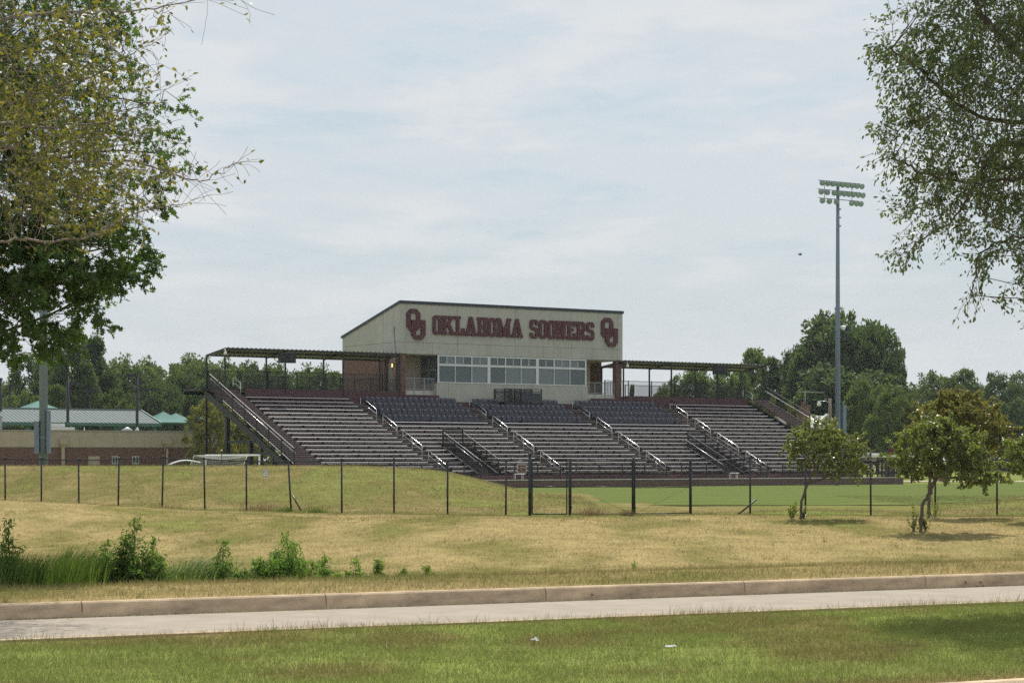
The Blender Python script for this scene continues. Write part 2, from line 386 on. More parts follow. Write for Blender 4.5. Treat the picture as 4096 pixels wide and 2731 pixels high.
def turfmat(name, blades):
    m, n, l, b = nt(name)
    at_ = N(n, 'ShaderNodeAttribute'); at_.attribute_name = 'dry'
    tc = N(n, 'ShaderNodeTexCoord')
    def noi(s, d=4, r=.6):
        x = N(n, 'ShaderNodeTexNoise'); x.inputs['Scale'].default_value = s; x.inputs['Detail'].default_value = d; x.inputs['Roughness'].default_value = r
        l.new(tc.outputs['Object'], x.inputs['Vector']); return x.outputs['Fac']
    def mx(f, a, c):
        x = N(n, 'ShaderNodeMix', data_type='RGBA'); l.new(f, x.inputs[0])
        for k, q in ((6, a), (7, c)):
            if isinstance(q, tuple): x.inputs[k].default_value = (*q, 1)
            else: l.new(q, x.inputs[k])
        return x.outputs[2]
    def rg(f, a, c, lo=0., hi=1.):
        x = N(n, 'ShaderNodeMapRange'); l.new(f, x.inputs['Value']); x.inputs['From Min'].default_value = a; x.inputs['From Max'].default_value = c
        x.inputs['To Min'].default_value = lo; x.inputs['To Max'].default_value = hi; return x.outputs[0]
    if blades:
        g = N(n, 'ShaderNodeNewGeometry'); f = g.outputs['Random Per Island']
    else:
        f = rg(noi(9, 8, .75), .3, .7)
    green = mx(f, (.18, .225, .05), (.29, .345, .10))
    olive = mx(f, (.15, .145, .045), (.23, .20, .075))
    straw = mx(f, (.29, .222, .10), (.425, .335, .162))
    jit = N(n, 'ShaderNodeMath', operation='ADD'); l.new(at_.outputs['Fac'], jit.inputs[0])
    l.new(rg(noi(1.1, 7, .7) if not blades else f, .25, .75, -.22, .22), jit.inputs[1])
    cl = N(n, 'ShaderNodeClamp'); l.new(jit.outputs[0], cl.inputs[0])
    col = mx(rg(cl.outputs[0], .0, .5), green, olive); col = mx(rg(cl.outputs[0], .5, 1.), col, straw)
    if not blades:
        big = N(n, 'ShaderNodeHueSaturation'); l.new(col, big.inputs['Color']); l.new(rg(noi(.6, 6, .7), .3, .7, .78, 1.14), big.inputs['Value']); col = big.outputs[0]
        soil = rg(noi(.45, 9, .72), .60, .70, 0, .55); col = mx(soil, col, (.24, .16, .10))
        bp = N(n, 'ShaderNodeBump'); bp.inputs['Strength'].default_value = .7; bp.inputs['Distance'].default_value = .06
        l.new(noi(14, 6, .7), bp.inputs['Height']); l.new(bp.outputs[0], b.inputs['Normal'])
    l.new(col, b.inputs['Base Color']); b.inputs['Roughness'].default_value = .85 if not blades else .6; b.inputs['Specular IOR Level'].default_value = .15 if blades else 0.0
    if blades:
        tr = N(n, 'ShaderNodeBsdfTranslucent'); l.new(col, tr.inputs['Color']); ms = N(n, 'ShaderNodeMixShader'); ms.inputs[0].default_value = .4
        l.new(b.outputs[0], ms.inputs[1]); l.new(tr.outputs[0], ms.inputs[2]); l.new(ms.outputs[0], n['Material Output'].inputs['Surface'])
    return m
turfmat('turf', False); turfmat('turf_blades', True)

def axis(fine0, fine1, step, far, extra=()):
    a = list(np.arange(fine0, fine1 + 1e-6, step)); d = step
    x = fine1
    while x < far: d *= 1.25; x += d; a.append(x)
    x = fine0; d = step
    while x > -far: d *= 1.25; x -= d; a.append(x)
    return np.array(sorted(set(np.round(a, 3)) | set(extra)))
def ground_mesh():
    ps = axis(-30, 72, .6, 800); qs = axis(-30, 112, .5, 800)
    e = .001
    brk = [-ROAD_W - LAWN_W - .08, -ROAD_W - LAWN_W + .08, -ROAD_W - .08, -ROAD_W + .08, -.08, .08]
    qs = np.array(sorted([x for x in qs if min(abs(x - k) for k in brk) > .2] + brk))
    PP, QQ = np.meshgrid(ps, qs); X, Y = to_xy(PP, QQ)
    Z = height(X, Y)
    # inside the kerb bodies the sheet steps down
    V = np.stack([X, Y, Z], -1).reshape(-1, 3).astype(np.float32)
    nq, np_ = PP.shape; idx = np.arange(nq * np_).reshape(nq, np_)
    F = np.stack([idx[:-1, :-1], idx[:-1, 1:], idx[1:, 1:], idx[1:, :-1]], -1).reshape(-1, 4).astype(np.int32)
    me = bpy.data.meshes.new('ground'); me.vertices.add(len(V)); me.vertices.foreach_set('co', V.ravel())
    me.loops.add(F.size); me.loops.foreach_set('vertex_index', F.ravel())
    me.polygons.add(len(F)); me.polygons.foreach_set('loop_start', np.arange(0, F.size, 4, dtype=np.int32)); me.polygons.foreach_set('loop_total', np.full(len(F), 4, dtype=np.int32))
    me.polygons.foreach_set('use_smooth', np.ones(len(F), dtype=bool))
    a = me.attributes.new('dry', 'FLOAT', 'POINT'); a.data.foreach_set('value', dryness(X, Y).ravel().astype(np.float32))
    me.materials.append(M['turf']); me.update(calc_edges=True)
    return me
tag(link('ground', ground_mesh()), kind='structure')

# playing field: a mown sheet between the fence bank and the stand wall
TH = .596; E1 = np.array([math.cos(TH), math.sin(TH)]); E2 = np.array([-math.sin(TH), math.cos(TH)])
P0 = np.array([(1601 - 2048) / FPX * 176., 176.])
def stand_xy(s, t): return P0 + s * E1 + t * E2
m, n, l, b = nt('mown_turf')
tc = N(n, 'ShaderNodeTexCoord'); mp = N(n, 'ShaderNodeMapping'); mp.inputs['Rotation'].default_value = (0, 0, -TH); l.new(tc.outputs['Object'], mp.inputs[0])
wv = N(n, 'ShaderNodeTexWave'); wv.inputs['Scale'].default_value = .055; wv.inputs['Distortion'].default_value = .8; wv.bands_direction = 'Y'; l.new(mp.outputs[0], wv.inputs['Vector'])
no = N(n, 'ShaderNodeTexNoise'); no.inputs['Scale'].default_value = .8; no.inputs['Detail'].default_value = 9; no.inputs['Roughness'].default_value = .75; l.new(tc.outputs['Object'], no.inputs['Vector'])
x1 = N(n, 'ShaderNodeMix', data_type='RGBA'); l.new(wv.outputs['Fac'], x1.inputs[0]); x1.inputs[6].default_value = (.118, .150, .046, 1); x1.inputs[7].default_value = (.136, .168, .052, 1)
hv = N(n, 'ShaderNodeHueSaturation'); l.new(x1.outputs[2], hv.inputs['Color']); mr = N(n, 'ShaderNodeMapRange'); l.new(no.outputs['Fac'], mr.inputs['Value']); mr.inputs['To Min'].default_value = .6; mr.inputs['To Max'].default_value = 1.4; l.new(mr.outputs[0], hv.inputs['Value'])
l.new(hv.outputs[0], b.inputs['Base Color']); b.inputs['Roughness'].default_value = 1.0; b.inputs['Specular IOR Level'].default_value = 0.0
mb = MB()
w0, w1 = stand_xy(-10, -18.15), stand_xy(39.6, -18.15)
poly = [(-2, 104.0), (8, 101.2), (19, 101.5), (24, 110), (32, 130), (60, 170), (95, 196), (52, 200), tuple(w1), tuple(w0), (-6, 146), (-4, 120)]
mb.add([(x, y, FIELD_Z + .012) for x, y in poly], [tuple(range(len(poly)))])
tag(mb.build('playing_field', M['mown_turf']), kind='structure')

# far footpath and road beyond the field
mb = MB()
def strip(mb, pts, w, z, dz=0.0):
    for (a, b_) in zip(pts[:-1], pts[1:]):
        a = np.array(a); b_ = np.array(b_); d = (b_ - a) / np.linalg.norm(b_ - a); nn = np.array([-d[1], d[0]]) * w / 2
        mb.add([(*(a - nn), z), (*(b_ - nn), z), (*(b_ + nn), z), (*(a + nn), z)], [(0, 1, 2, 3)])
strip(mb, [(36, 207), (48, 206), (95, 205)], 7, FIELD_Z + .03)
mat('path_concrete', (.50, .42, .35), .9, var=.1)
tag(mb.build('path', M['path_concrete']), kind='structure')
mb = MB(); strip(mb, [(30, 330), (160, 318)], 16, .05)
tag(mb.build('far_road', M['path_concrete']), kind='structure')

# ------------------------------------------------------------------ street and kerbs
m = mat('road_concrete', (.355, .308, .255), 1.0, spec=.05, var=.13, scale=1.6, bump=.25, bscale=90, dirt=((.33, .29, .25), .5, (.8, 2.4, 1)))
mat('kerb_concrete', (.57, .435, .295), .95, spec=.1, var=.2, scale=3.5, bump=.5, bscale=70, dirt=((.20, .16, .125), .75, (1.3, 1.3, 5)))
def pqbox(mb, p0, p1, q0, q1, z0, z1): return mb.box(p0, p1, q0, q1, z0, z1)
kerb_rz = math.atan2(KD[1], KD[0])
def kerb_frame(name): return empty(name, (KP[0], KP[1], 0), kerb_rz)
rd = MB(); rd.add([(-400, -ROAD_W - .05, 0), (400, -ROAD_W - .05, 0), (400, .02, 0), (-400, .02, 0)], [(0, 1, 2, 3)])
o = rd.build('road', M['road_concrete']); o.location = (KP[0], KP[1], 0); o.rotation_euler = (0, 0, kerb_rz); tag(o, kind='structure')
rd = MB(); rd.add([(-400, -60, 0), (400, -60, 0), (400, -ROAD_W - LAWN_W + .02, 0), (-400, -ROAD_W - LAWN_W + .02, 0)], [(0, 1, 2, 3)])
o = rd.build('near_road', M['road_concrete']); o.location = (KP[0], KP[1], 0); o.rotation_euler = (0, 0, kerb_rz); tag(o, kind='structure')
KPROF = [(0, -.2), (-.012, 0), (.008, .13), (.018, .162), (.038, .180), (.065, KH), (.15, KH - .004), (.16, -.2)]
def kerb_run(name, q, flip, p0, p1):
    k = kerb_frame(name); tag(k, kind='structure')
    L = 3.05; i0, i1 = int(math.floor(p0 / L)), int(math.ceil(p1 / L))
    prof = [(-y if flip else y, z * (.82 if flip else 1)) for y, z in KPROF]
    base = MB().extr(prof, .006, L - .006).mesh('kerb_section', M['kerb_concrete'])
    for i in range(i0, i1):
        s = link('kerb_section', base, k); s.location = (i * L, q, 0)
    g = MB().box(i0 * L, i1 * L, q + (.03 if not flip else -.14), q + (.14 if not flip else -.03), -.25, KH * (1 if not flip else .82) - .03)
    g.build('joint_filler', M['dark_gap'], k)
    return k
kerb_run('kerb', 0, False, -34, 100)
kerb_run('median_kerb', -ROAD_W, True, -25, 40)
kerb_run('near_kerb', -ROAD_W - LAWN_W, False, -22, 22)

# ------------------------------------------------------------------ grass blades (uncountable ground cover)
def blades(name, X, Y, hgt, wid, lean=.35, label=None, dry=None, lift=0.0):
    n = len(X); Z = height(X, Y) + lift; D = dryness(X, Y) if dry is None else np.clip(dry + .15 * rng.normal(0, 1, n), 0, 1)
    a = rng.random(n) * 6.283; la = rng.random(n) * 6.283
    h = hgt * (.45 + .9 * rng.random(n) ** 1.5); w = wid * (.6 + .8 * rng.random(n))
    lx = np.cos(la) * h * lean * rng.random(n) * 2; ly = np.sin(la) * h * lean * rng.random(n) * 2
    dx, dy = np.cos(a) * w / 2, np.sin(a) * w / 2
    V = np.empty((n, 3, 3)); V[:, 0] = np.stack([X - dx, Y - dy, Z - .01], -1); V[:, 1] = np.stack([X + dx, Y + dy, Z - .01], -1)
    V[:, 2] = np.stack([X + lx, Y + ly, Z + h], -1)
    me = fastmesh(name, V.reshape(-1, 3), 3, M['turf_blades'], {'dry': np.repeat(np.clip(D + (rng.random(n) - .5) * .25, 0, 1), 3)})
    return tag(link(name, me), label, 'grass', kind='stuff')
def scatter_pq(n, p0, p1, q0, q1):
    p = p0 + (p1 - p0) * rng.random(n); q = q0 + (q1 - q0) * rng.random(n); X, Y = to_xy(p, q)
    k = (Y > 14) & (np.abs(X) < .255 * Y + 1.2); return X[k], Y[k]
def thin(X, Y, f):
    k = rng.random(len(X)) < f; return X[k], Y[k]
X, Y = scatter_pq(400000, -17, 9, -ROAD_W - LAWN_W + .1, -ROAD_W - .1)
k = rng.random(len(X)) < .45 + .55 * sstep(.35, .6, fbm(X * 2, Y * 2)); X, Y = X[k], Y[k]
blades('lawn_grass', X, Y, .055, .006, .8, 'short green lawn on the median in front of the street')
# wispy seed stalks that overhang the edge of the street
n = 5200; p = -17 + 27 * rng.random(n); q = -ROAD_W - .06 - .55 * rng.random(n) ** 2; X, Y = to_xy(p, q)
k = rng.random(len(X)) < .15 + .85 * sstep(.42, .62, fbm(X * .9 + 5, Y * .9))
blades('lawn_edge_grass', X[k], Y[k], .13, .0055, .5, 'taller wispy grass stalks along the edge of the street')
X, Y = scatter_pq(95000, -14, 24, .17, 6.5)
blades('verge_grass', X, Y, .07, .007, .7, 'straw-coloured clipped grass on the verge above the kerb')
X, Y = scatter_pq(360000, -5, 60, 6.5, 72)
k = (Y < fence_y(X) + 4) & (rng.random(len(X)) < .55 + .45 * sstep(.4, .6, fbm(X * .8, Y * .8))); X, Y = X[k], Y[k]
blades('bank_grass', X, Y, .07, .018, .8, 'dry tan grass covering the bank below the fence')
n = 90000; X = -38 + 76 * rng.random(n); Y = 92 + 34 * rng.random(n)
k = (Y > fence_y(X) + 2) & ((X < 4) | (X > 19)) & (np.abs(X) < .26 * Y) & (rng.random(n) < .4 + .6 * sstep(.4, .6, fbm(X * .9, Y * .5)))
blades('mound_grass', X[k], Y[k], .10, .030, .8, 'rough olive grass on the mound behind the fence')

def clusters(n, per, sig, p0, p1, q0, q1):
    X, Y = scatter_pq(n, p0, p1, q0, q1); X = np.repeat(X, per) + rng.normal(0, sig, len(X) * per); Y = np.repeat(Y, per) + rng.normal(0, sig, len(Y) * per); return X, Y
X, Y = clusters(650, 22, .12, -5, 60, 6.5, 66); k = Y < fence_y(X) - .3
blades('bank_tufts', X[k], Y[k], .17, .014, .7, 'scattered taller olive grass tufts on the dry bank', .55)
X, Y = clusters(260, 16, .05, -14, 24, .3, 5.2)
blades('verge_tufts', X, Y, .11, .008, .7, 'scattered green tufts in the straw-coloured verge', .3)
X, Y = scatter_pq(9000, -17, 9, -ROAD_W - LAWN_W + .2, -ROAD_W - .1); k = rng.random(len(X)) < sstep(.4, .62, fbm(X * 1.1 + 8, Y * 1.1))
blades('lawn_clippings', X[k], Y[k], .03, .007, 2.2, 'pale straw clippings lying on the green lawn', .95, .035)
X, Y = clusters(420, 14, .03, -17, 9, -ROAD_W - LAWN_W + .2, -ROAD_W - .2)
blades('lawn_tufts', X, Y, .085, .006, .6, 'darker tufts standing out of the green lawn', .0)
# grit and dead bits in the gutter at the foot of the kerb
n = 3200; p = -16 + 36 * rng.random(n); q = -.012 - .10 * rng.random(n) ** 2.2; k = rng.random(n) < .25 + .75 * sstep(.4, .6, fbm(p * .8, q * 0 + 4)); p, q = p[k], q[k]; X, Y = to_xy(p, q); n = len(X)
a1 = rng.random((n, 3)) * 6.283; rr = (.006 + .016 * rng.random((n, 1)) ** 2)
V = np.stack([X[:, None] + np.cos(a1) * rr, Y[:, None] + np.sin(a1) * rr, np.full((n, 3), .004) + .01 * rng.random((n, 3))], -1)
mat('gutter_dirt', (.12, .085, .06), .95, var=.5, scale=30)
tag(link('gutter_grit', fastmesh('gutter_grit', V.reshape(-1, 3), 3, M['gutter_dirt'])), 'dark grit and dead bits along the foot of the kerb', 'grit', kind='stuff')

# ------------------------------------------------------------------ chain link fence and gates
def gz(x, y): return float(height(np.array([x]), np.array([y]))[0])
FH = 2.35
WIRE = .0062
def chain_mesh(mb, a, b, za0, za1, zb0, zb1, pitch=.072):
    """woven diamonds between two posts; every wire zigzags from the ground up to the rail"""
    a = Vector((*a, 0)); b = Vector((*b, 0)); L = (b - a).length; d = (b - a) / L; nrm = Vector((-d.y, d.x, 0))
    nw = max(2, int(round(L / pitch))); pit = L / nw; hp = pit * .5
    vs = []; fs = []
    for i in range(nw):
        x0 = (i + .5) * pit; f = x0 / L
        z0 = za0 + (zb0 - za0) * f; z1 = za1 + (zb1 - za1) * f
        ns = max(2, int((z1 - z0) / hp)); st = (z1 - z0) / ns
        for sgn in (0,):
            base = len(vs)
            for k in range(ns + 1):
                off = (pit * .5) * (1 if k % 2 else -1)
                c = a + d * min(max(x0 + off, 0), L) + Vector((0, 0, z0 + st * k)); off2 = nrm * (.004 if k % 2 else -.004)
                c = c + off2
                vs += [c + d * WIRE * .8, c - d * WIRE * .4 + nrm * WIRE * .7, c - d * WIRE * .4 - nrm * WIRE * .7]
            for k in range(ns):
                q = base + k * 3
                fs += [(q, q + 1, q + 4, q + 3), (q + 1, q + 2, q + 5, q + 4), (q + 2, q, q + 3, q + 5)]
    mb.add(vs, fs)
def ux(u, yf):                     # where the sight line of a photo column meets the fence line
    Y = 92.0
    for _ in range(40): Y = float(fence_y((u - 2048) / FPX * Y))
    return (u - 2048) / FPX * Y, Y
k_ = 4096 / 2352.
left_posts = [12, 95, 181, 272, 373, 470, 566, 667, 785, 905, 1028, 1162]
right_posts = [1587, 1723, 1850, 2000, 2148, 2290]
GATE = [1217, 1303, 1308, 1455]
fence = empty('chain_link_fence', (*ux(2023, 0), gz(*ux(2023, 0))))
FO = Vector(fence.location)
tag(fence, 'black chain link fence with posts and top rail along the grassy bank', 'fence')
def loc(v): return Vector(v) - FO
def post_xy(disp): return ux(disp * k_, 0)
lp = [post_xy(x) for x in left_posts]
d0 = Vector(lp[0]) - Vector(lp[1])
lp = [tuple(Vector(lp[0]) + d0 * i) for i in (6, 5, 4, 3, 2, 1)] + lp
gp = [post_xy(x) for x in GATE]
rp = [post_xy(x) for x in right_posts]
d1 = Vector(rp[-1]) - Vector(rp[-2]); rp = rp + [tuple(Vector(rp[-1]) + d1 * i) for i in range(1, 8)]
tops = {}
def post_top(xy): return gz(*xy) + FH + .05 * math.sin(xy[0] * .7)
def line_posts(pts, tilt={}):
    for i, p in enumerate(pts):
        z0, z1 = gz(*p) - .3, post_top(p) + .02
        tx = tilt.get(i, random.uniform(-.012, .012))
        mb = MB().tube([loc((p[0] - tx * .5, p[1], z0)), loc((p[0] + tx, p[1], z1))], .042, 8)
        mb.lathe(loc((p[0] + tx, p[1], z1)), [(.048, 0), (.048, .03), (.025, .06), (.001, .07)], 8)
        mb.build('fence_post', M['black_vinyl'], fence, True)
line_posts(lp, {13: -.10, 10: .04, 9: .03, 11: -.03}); line_posts(rp)
def run(pts):
    for a, b in zip(pts[:-1], pts[1:]):
        za, zb = post_top(a), post_top(b)
        MB().tube([loc((*a, za - .02)), loc(((a[0] + b[0]) / 2, (a[1] + b[1]) / 2, (za + zb) / 2 - .035)), loc((*b, zb - .02))], .029, 6).build('top_rail', M['black_vinyl'], fence, True)
        mb = MB(); chain_mesh(mb, (a[0] - FO.x, a[1] - FO.y), (b[0] - FO.x, b[1] - FO.y), gz(*a) + .02 - FO.z, za - FO.z, gz(*b) + .02 - FO.z, zb - FO.z)
        tag(mb.build('chain_mesh', M['black_vinyl'], fence), kind='stuff')
run(lp); run([lp[-1], gp[0]]); run(rp)
for i, r_, hh in ((0, .072, .22), ):
    p = gp[i]; mb = MB().tube([loc((*p, gz(*p) - .3)), loc((*p, post_top(p) + hh))], r_, 10); mb.lathe(loc((*p, post_top(p) + hh)), [(r_ + .01, 0), (r_ + .01, .05), (r_, .09), (.001, .12)], 10)
    mb.build('gate_post', M['black_vinyl'], fence, True)
p = gp[2]; MB().tube([loc((*p, gz(*p) - .3)), loc((*p, post_top(p) - .05))], .048, 8).build('gate_post', M['black_vinyl'], fence, True)

def gate(name, a, b, ztop, label, mid, diag, rad=.024):
    a = Vector(a); b = Vector(b); za, zb = gz(*a) + .06, gz(*b) + .06
    o = empty(name, (a.x, a.y, min(za, zb))); O = Vector(o.location)
    A0 = Vector((a.x, a.y, za)) - O; A1 = Vector((a.x, a.y, ztop)) - O; B0 = Vector((b.x, b.y, zb)) - O; B1 = Vector((b.x, b.y, ztop)) - O
    for nm, p_, q_ in (('stile', A0, A1), ('stile', B0, B1), ('rail', A0, B0), ('rail', A1, B1)):
        MB().tube([p_, q_], rad, 6).build(nm, M['black_vinyl'], o, True)
    Am, Bm = A0.lerp(A1, mid), B0.lerp(B1, mid)
    MB().tube([Am, Bm], rad * .9, 6).build('mid_rail', M['black_vinyl'], o, True)
    if diag: MB().tube([Am, B0] if diag > 0 else [Bm, A0], .006, 5).build('tension_rod', M['black_vinyl'], o, True)
    mb = MB(); chain_mesh(mb, A0.xy, B0.xy, A0.z, A1.z, B0.z, B1.z); tag(mb.build('chain_mesh', M['black_vinyl'], o), kind='stuff')
    for f in (.12, .85):
        c = A0.lerp(A1, f); MB().box(c.x - .05, c.x + .05, c.y - .05, c.y + .05, c.z - .04, c.z + .04).build('hinge', M['black_vinyl'], o)
    tag(o, label, 'gate'); return o
def off(p, dx): return (p[0] + dx, float(fence_y(p[0] + dx)))
gt = post_top(gp[0])
gate('walk_gate', off(gp[0], .10), off(gp[1], -.02), gt + .04, 'narrow single-leaf chain link gate beside the thick gate post', .5, 0, .032)
gate('drive_gate', off(gp[2], .07), off(gp[3], -.06), gt - .02, 'drive gate leaf with a brace wire, between the walk gate and the capped meeting post', .51, 1)
gate('drive_gate', off(gp[3], .06), off(rp[0], -.06), gt - .04, 'drive gate leaf with a brace wire, on the leaning pipe side of the meeting post', .50, -1)
p = gp[3]
mb = MB().tube([loc((*p, gz(*p) - .3)), loc((*p, post_top(p) + .12))], .042, 8); mb.lathe(loc((*p, post_top(p) + .12)), [(.055, 0), (.055, .03), (.03, .06), (.001, .07)], 8)
mb.build('meeting_post', M['black_vinyl'], fence, True)
for z_ in (.12, .5):
    MB().box(p[0] - FO.x - .09, p[0] - FO.x + .09, p[1] - FO.y - .06, p[1] - FO.y + .02, gz(*p) - FO.z + z_, gz(*p) - FO.z + z_ + .05).build('latch', M['black_vinyl'], fence)

# short black pipes left leaning at the fence
def leaning_pipe(u0, v0, u1, v1, Y, label):
    a, b = at(u0, v0, Y), at(u1, v1, Y + .25)
    o = MB().tube([(0, 0, -.02), (b - a) * .5 + Vector((0, 0, -.02)), b - a], .036, 8).build('leaning_pipe', M['black_vinyl'], None, True); o.location = a
    o.location.z = gz(a.x, a.y) + .01
    tag(o, label, 'pipe')
leaning_pipe(1695 * k_, 1189 * k_, 1738 * k_, 1155 * k_, 91.7, 'short black pipe propped aslant against a fence post beyond the drive gates')
leaning_pipe(692 * k_, 1168 * k_, 671 * k_, 1132 * k_, 98.3, 'black brace pipe leaning into a bent fence post near the white sign')

# signs wired to the fence
def text_mesh(txt, size):
    cu = bpy.data.curves.new('txt', 'FONT'); cu.body = txt; cu.size = size; cu.align_x = 'CENTER'; cu.align_y = 'CENTER'; cu.extrude = .001; cu.resolution_u = 2
    ob = bpy.data.objects.new('txt', cu); C.objects.link(ob); dg = bpy.context.evaluated_depsgraph_get()
    me = bpy.data.meshes.new_from_object(ob.evaluated_get(dg)); bpy.data.objects.remove(ob)
    return me
def sign(name, c, w, h, rz, tilt, face, border, ink, lines, label):
    o = empty(name, c, rz); o.rotation_euler = (0, tilt, rz)
    MB().box(-w / 2, w / 2, 0, .006, -h / 2, h / 2).build('panel', M[border], o)
    MB().box(-w / 2 + .018, w / 2 - .018, -.004, 0.003, -h / 2 + .018, h / 2 - .018).build('face', M[face], o)
    for txt, z, sz in lines:
        me = text_mesh(txt, sz); me.materials.append(M[ink]); t = link('lettering', me, o); t.rotation_euler = (R(90), 0, 0); t.location = (0, -.0065, z)
        wd = max(v.co.x for v in me.vertices) - min(v.co.x for v in me.vertices)
        if wd > w * .86: t.scale = (w * .86 / wd, 1, 1)
    tag(o, label, 'sign')
c_ = at(1074, 1893, 99.4); sign('fence_sign', (c_.x, float(fence_y(c_.x)) - .05, c_.z), .31, .37, -.5236, .07, 'white_paint', 'grey_paint', 'maroon', [('RESERVED FOR', .13, .05), ('INTERCOLLEGIATE', .06, .045), ('ATHLETICS', -.03, .055), ('NO TRESPASSING', -.13, .05)], 'small tilted white notice sign wired to the chain link fence')
c_ = at(2087, 1872, 92); sign('fence_sign', (c_.x, float(fence_y(c_.x)) - .05, c_.z), .40, .41, .03, 0, 'maroon_letter', 'white_paint', 'white_paint', [('RESTRICTED AREA', .13, .062), ('NO TRESPASSING', .045, .05), ('AUTHORIZED ONLY', -.015, .05), ('OU', -.075, .045), ('VIOLATORS PROSECUTED', -.135, .03)], 'small maroon notice sign with white border beside the walk gate')

# ------------------------------------------------------------------ grandstand
def SF(name, s=0., t=0., z=0., label=None, cat=None, group=None):
    p = stand_xy(s, t); o = empty(name, (p[0], p[1], z), TH); o['_o'] = (s, t, z); 
    return tag(o, label, cat, group)
class SB(MB):
    """builder in stand coordinates (along, back, up), shifted to the thing's own base"""
    def put(s, name, mats, o, smooth=False):
        off_ = o.get('_o') or o.parent['_o']; s.v = [(x - off_[0], y - off_[1], z - off_[2]) for x, y, z in s.v]
        return s.build(name, M[mats] if isinstance(mats, str) else [M[k] for k in mats], o, smooth)
ROWS, RD, RR, ZT, TT = 19, .755, .319, 6.66, -1.0
AISLES = [(-5.45, -4.22), (4.97, 6.25), (15.5, 16.85), (26.1, 27.6)]
S0, S1 = -14.7, 37.1
SECT = [(S0, -5.45), (-4.22, 4.97), (6.25, 15.5), (16.85, 26.1), (27.6, S1)]
VOMS = [(-2.35, .5), (22.2, 25.1)]; VROW = 12
stand = SF('grandstand', label='long maroon grandstand with rows of aluminium benches and navy chairs', cat='grandstand')
def cut(a, b, holes):
    segs = [(a, b)]
    for h0, h1 in holes:
        nx = []
        for x, y in segs:
            if h1 <= x or h0 >= y: nx.append((x, y)); continue
            if h0 > x: nx.append((x, h0))
            if h1 < y: nx.append((h1, y))
        segs = nx
    return segs
NOSE = [(0.0, -.038), (-.018, -.034), (-.022, -.028), (-.012, -.006), (-.005, .0), (.012, .004), (.05, .005), (.26, .005), (.26, -.042)]
FNOSE = [(0.0, -.035), (-.012, -.03), (-.016, -.02), (-.008, -.004), (.0, 0), (.02, .002), (.05, .002)]
for i in range(ROWS):
    t, z = TT - RD * i, ZT - RR * i; zf = z - .43
    holes = VOMS if i >= VROW else []
    for k, (a, b) in enumerate(SECT):
        if 1 <= k <= 3 and i < 6: continue
        for x, y in cut(a, b, holes):
            SB().extr([(t + p, z + q) for p, q in NOSE], x, y).put('bench_plank', 'aluminium', stand)
    spans = cut(S0 - .5, S1 + .2, holes)
    if i < 6: spans = [(S0 - .5, -4.22), (26.1, S1 + .2)]
    for x, y in spans:
        SB().extr([(t - .43 + p, zf + q) for p, q in FNOSE] + [(t + .31, zf + .002), (t + .31, zf - .035)], x, y).put('footboard', 'aluminium_dull', stand)
        SB().box(x, y, t + .315, t + .335, zf - .02, zf + RR - .045).put('riser_panel', 'riser_paint', stand)
    # brackets that carry the planks
    mb = SB()
    for k, (a, b) in enumerate(SECT):
        if 1 <= k <= 3 and i < 6: continue
        for x, y in cut(a, b, holes):
            xx = x + .5
            while xx < y - .2:
                mb.box(xx, xx + .05, t + .10, t + .31, zf + .005, z - .043); xx += 1.83
    tag(mb.put('bench_bracket', 'riser_paint', stand), kind='stuff')
# chair tiers in the middle
CH_R, CH_D = .497, 1.18
for j in range(4):
    tb, zf = -1.0 - CH_D * j, 6.03 - CH_R * j
    for a, b in ((-4.22, 26.1),):
        SB().box(a, b, tb - 1.05, tb + .13, zf - .05, zf).put('footboard', 'aluminium_dull', stand)
        SB().box(a, b, tb + .13, tb + .15, zf - .06, zf + CH_R - .05).put('riser_panel', 'maroon', stand)
# aisle half steps
for a, b in AISLES:
    for i in range(ROWS - 1):
        t, z = TT - RD * i, ZT - RR * i - .43
        if i < 6 and a > -5 and a < 26: continue
        SB().box(a + .12, b - .12, t - .43 - .36, t - .45, z - RR / 2 - .04, z - RR / 2).put('aisle_step', 'aluminium_dull', stand)
for a, b in AISLES[1:3]:
    for j in range(4):
        for k in (1, 2):
            tb, zf = -1.0 - CH_D * j, 6.03 - CH_R * j
            SB().box(a + .12, b - .12, tb - 1.06 - .3 * k, tb - 1.06 - .3 * (k - 1) - .01, zf - CH_R * k / 3 - .04, zf - CH_R * k / 3).put('aisle_step', 'aluminium_dull', stand)

# chairs: folded navy seats with a pale number plate
def rounded(x0, x1, z0, z1, r, n=3):
    pts = []
    for cx, cz, a0 in ((x1 - r, z1 - r, 0), (x0 + r, z1 - r, 90), (x0 + r, z0 + r, 180), (x1 - r, z0 + r, 270)):
        for k in range(n + 1): a = R(a0 + 90 * k / n); pts.append((cx + r * math.cos(a), cz + r * math.sin(a)))
    return pts
def slab(mb, pts, yf, yb):
    """outline in x/z, thickness from yf(x,z) to yb(x,z)"""
    n = len(pts)
    return mb.add([(x, yf(x, z), z) for x, z in pts] + [(x, yb(x, z), z) for x, z in pts], [tuple(range(n)), tuple(range(2 * n - 1, n - 1, -1))] + [(i, n + i, n + (i + 1) % n, (i + 1) % n) for i in range(n)])
back = MB(); curv = lambda x: -.05 * (x / .24) ** 2
slab(back, rounded(-.235, .235, .36, .83, .07), lambda x, z: curv(x) - .02 + (z - .36) * .14, lambda x, z: curv(x) + .02 + (z - .36) * .14)
back_me = back.mesh('backrest', M['seat_navy'])
pan = MB(); slab(pan, rounded(-.22, .22, .30, .68, .06), lambda x, z: -.16 + (z - .3) * .1, lambda x, z: -.11 + (z - .3) * .1)
pan.box(-.24, -.215, -.14, .03, .0, .5); pan.box(.215, .24, -.14, .03, 0, .5)
pan_me = pan.mesh('seat_pan', M['seat_navy'])
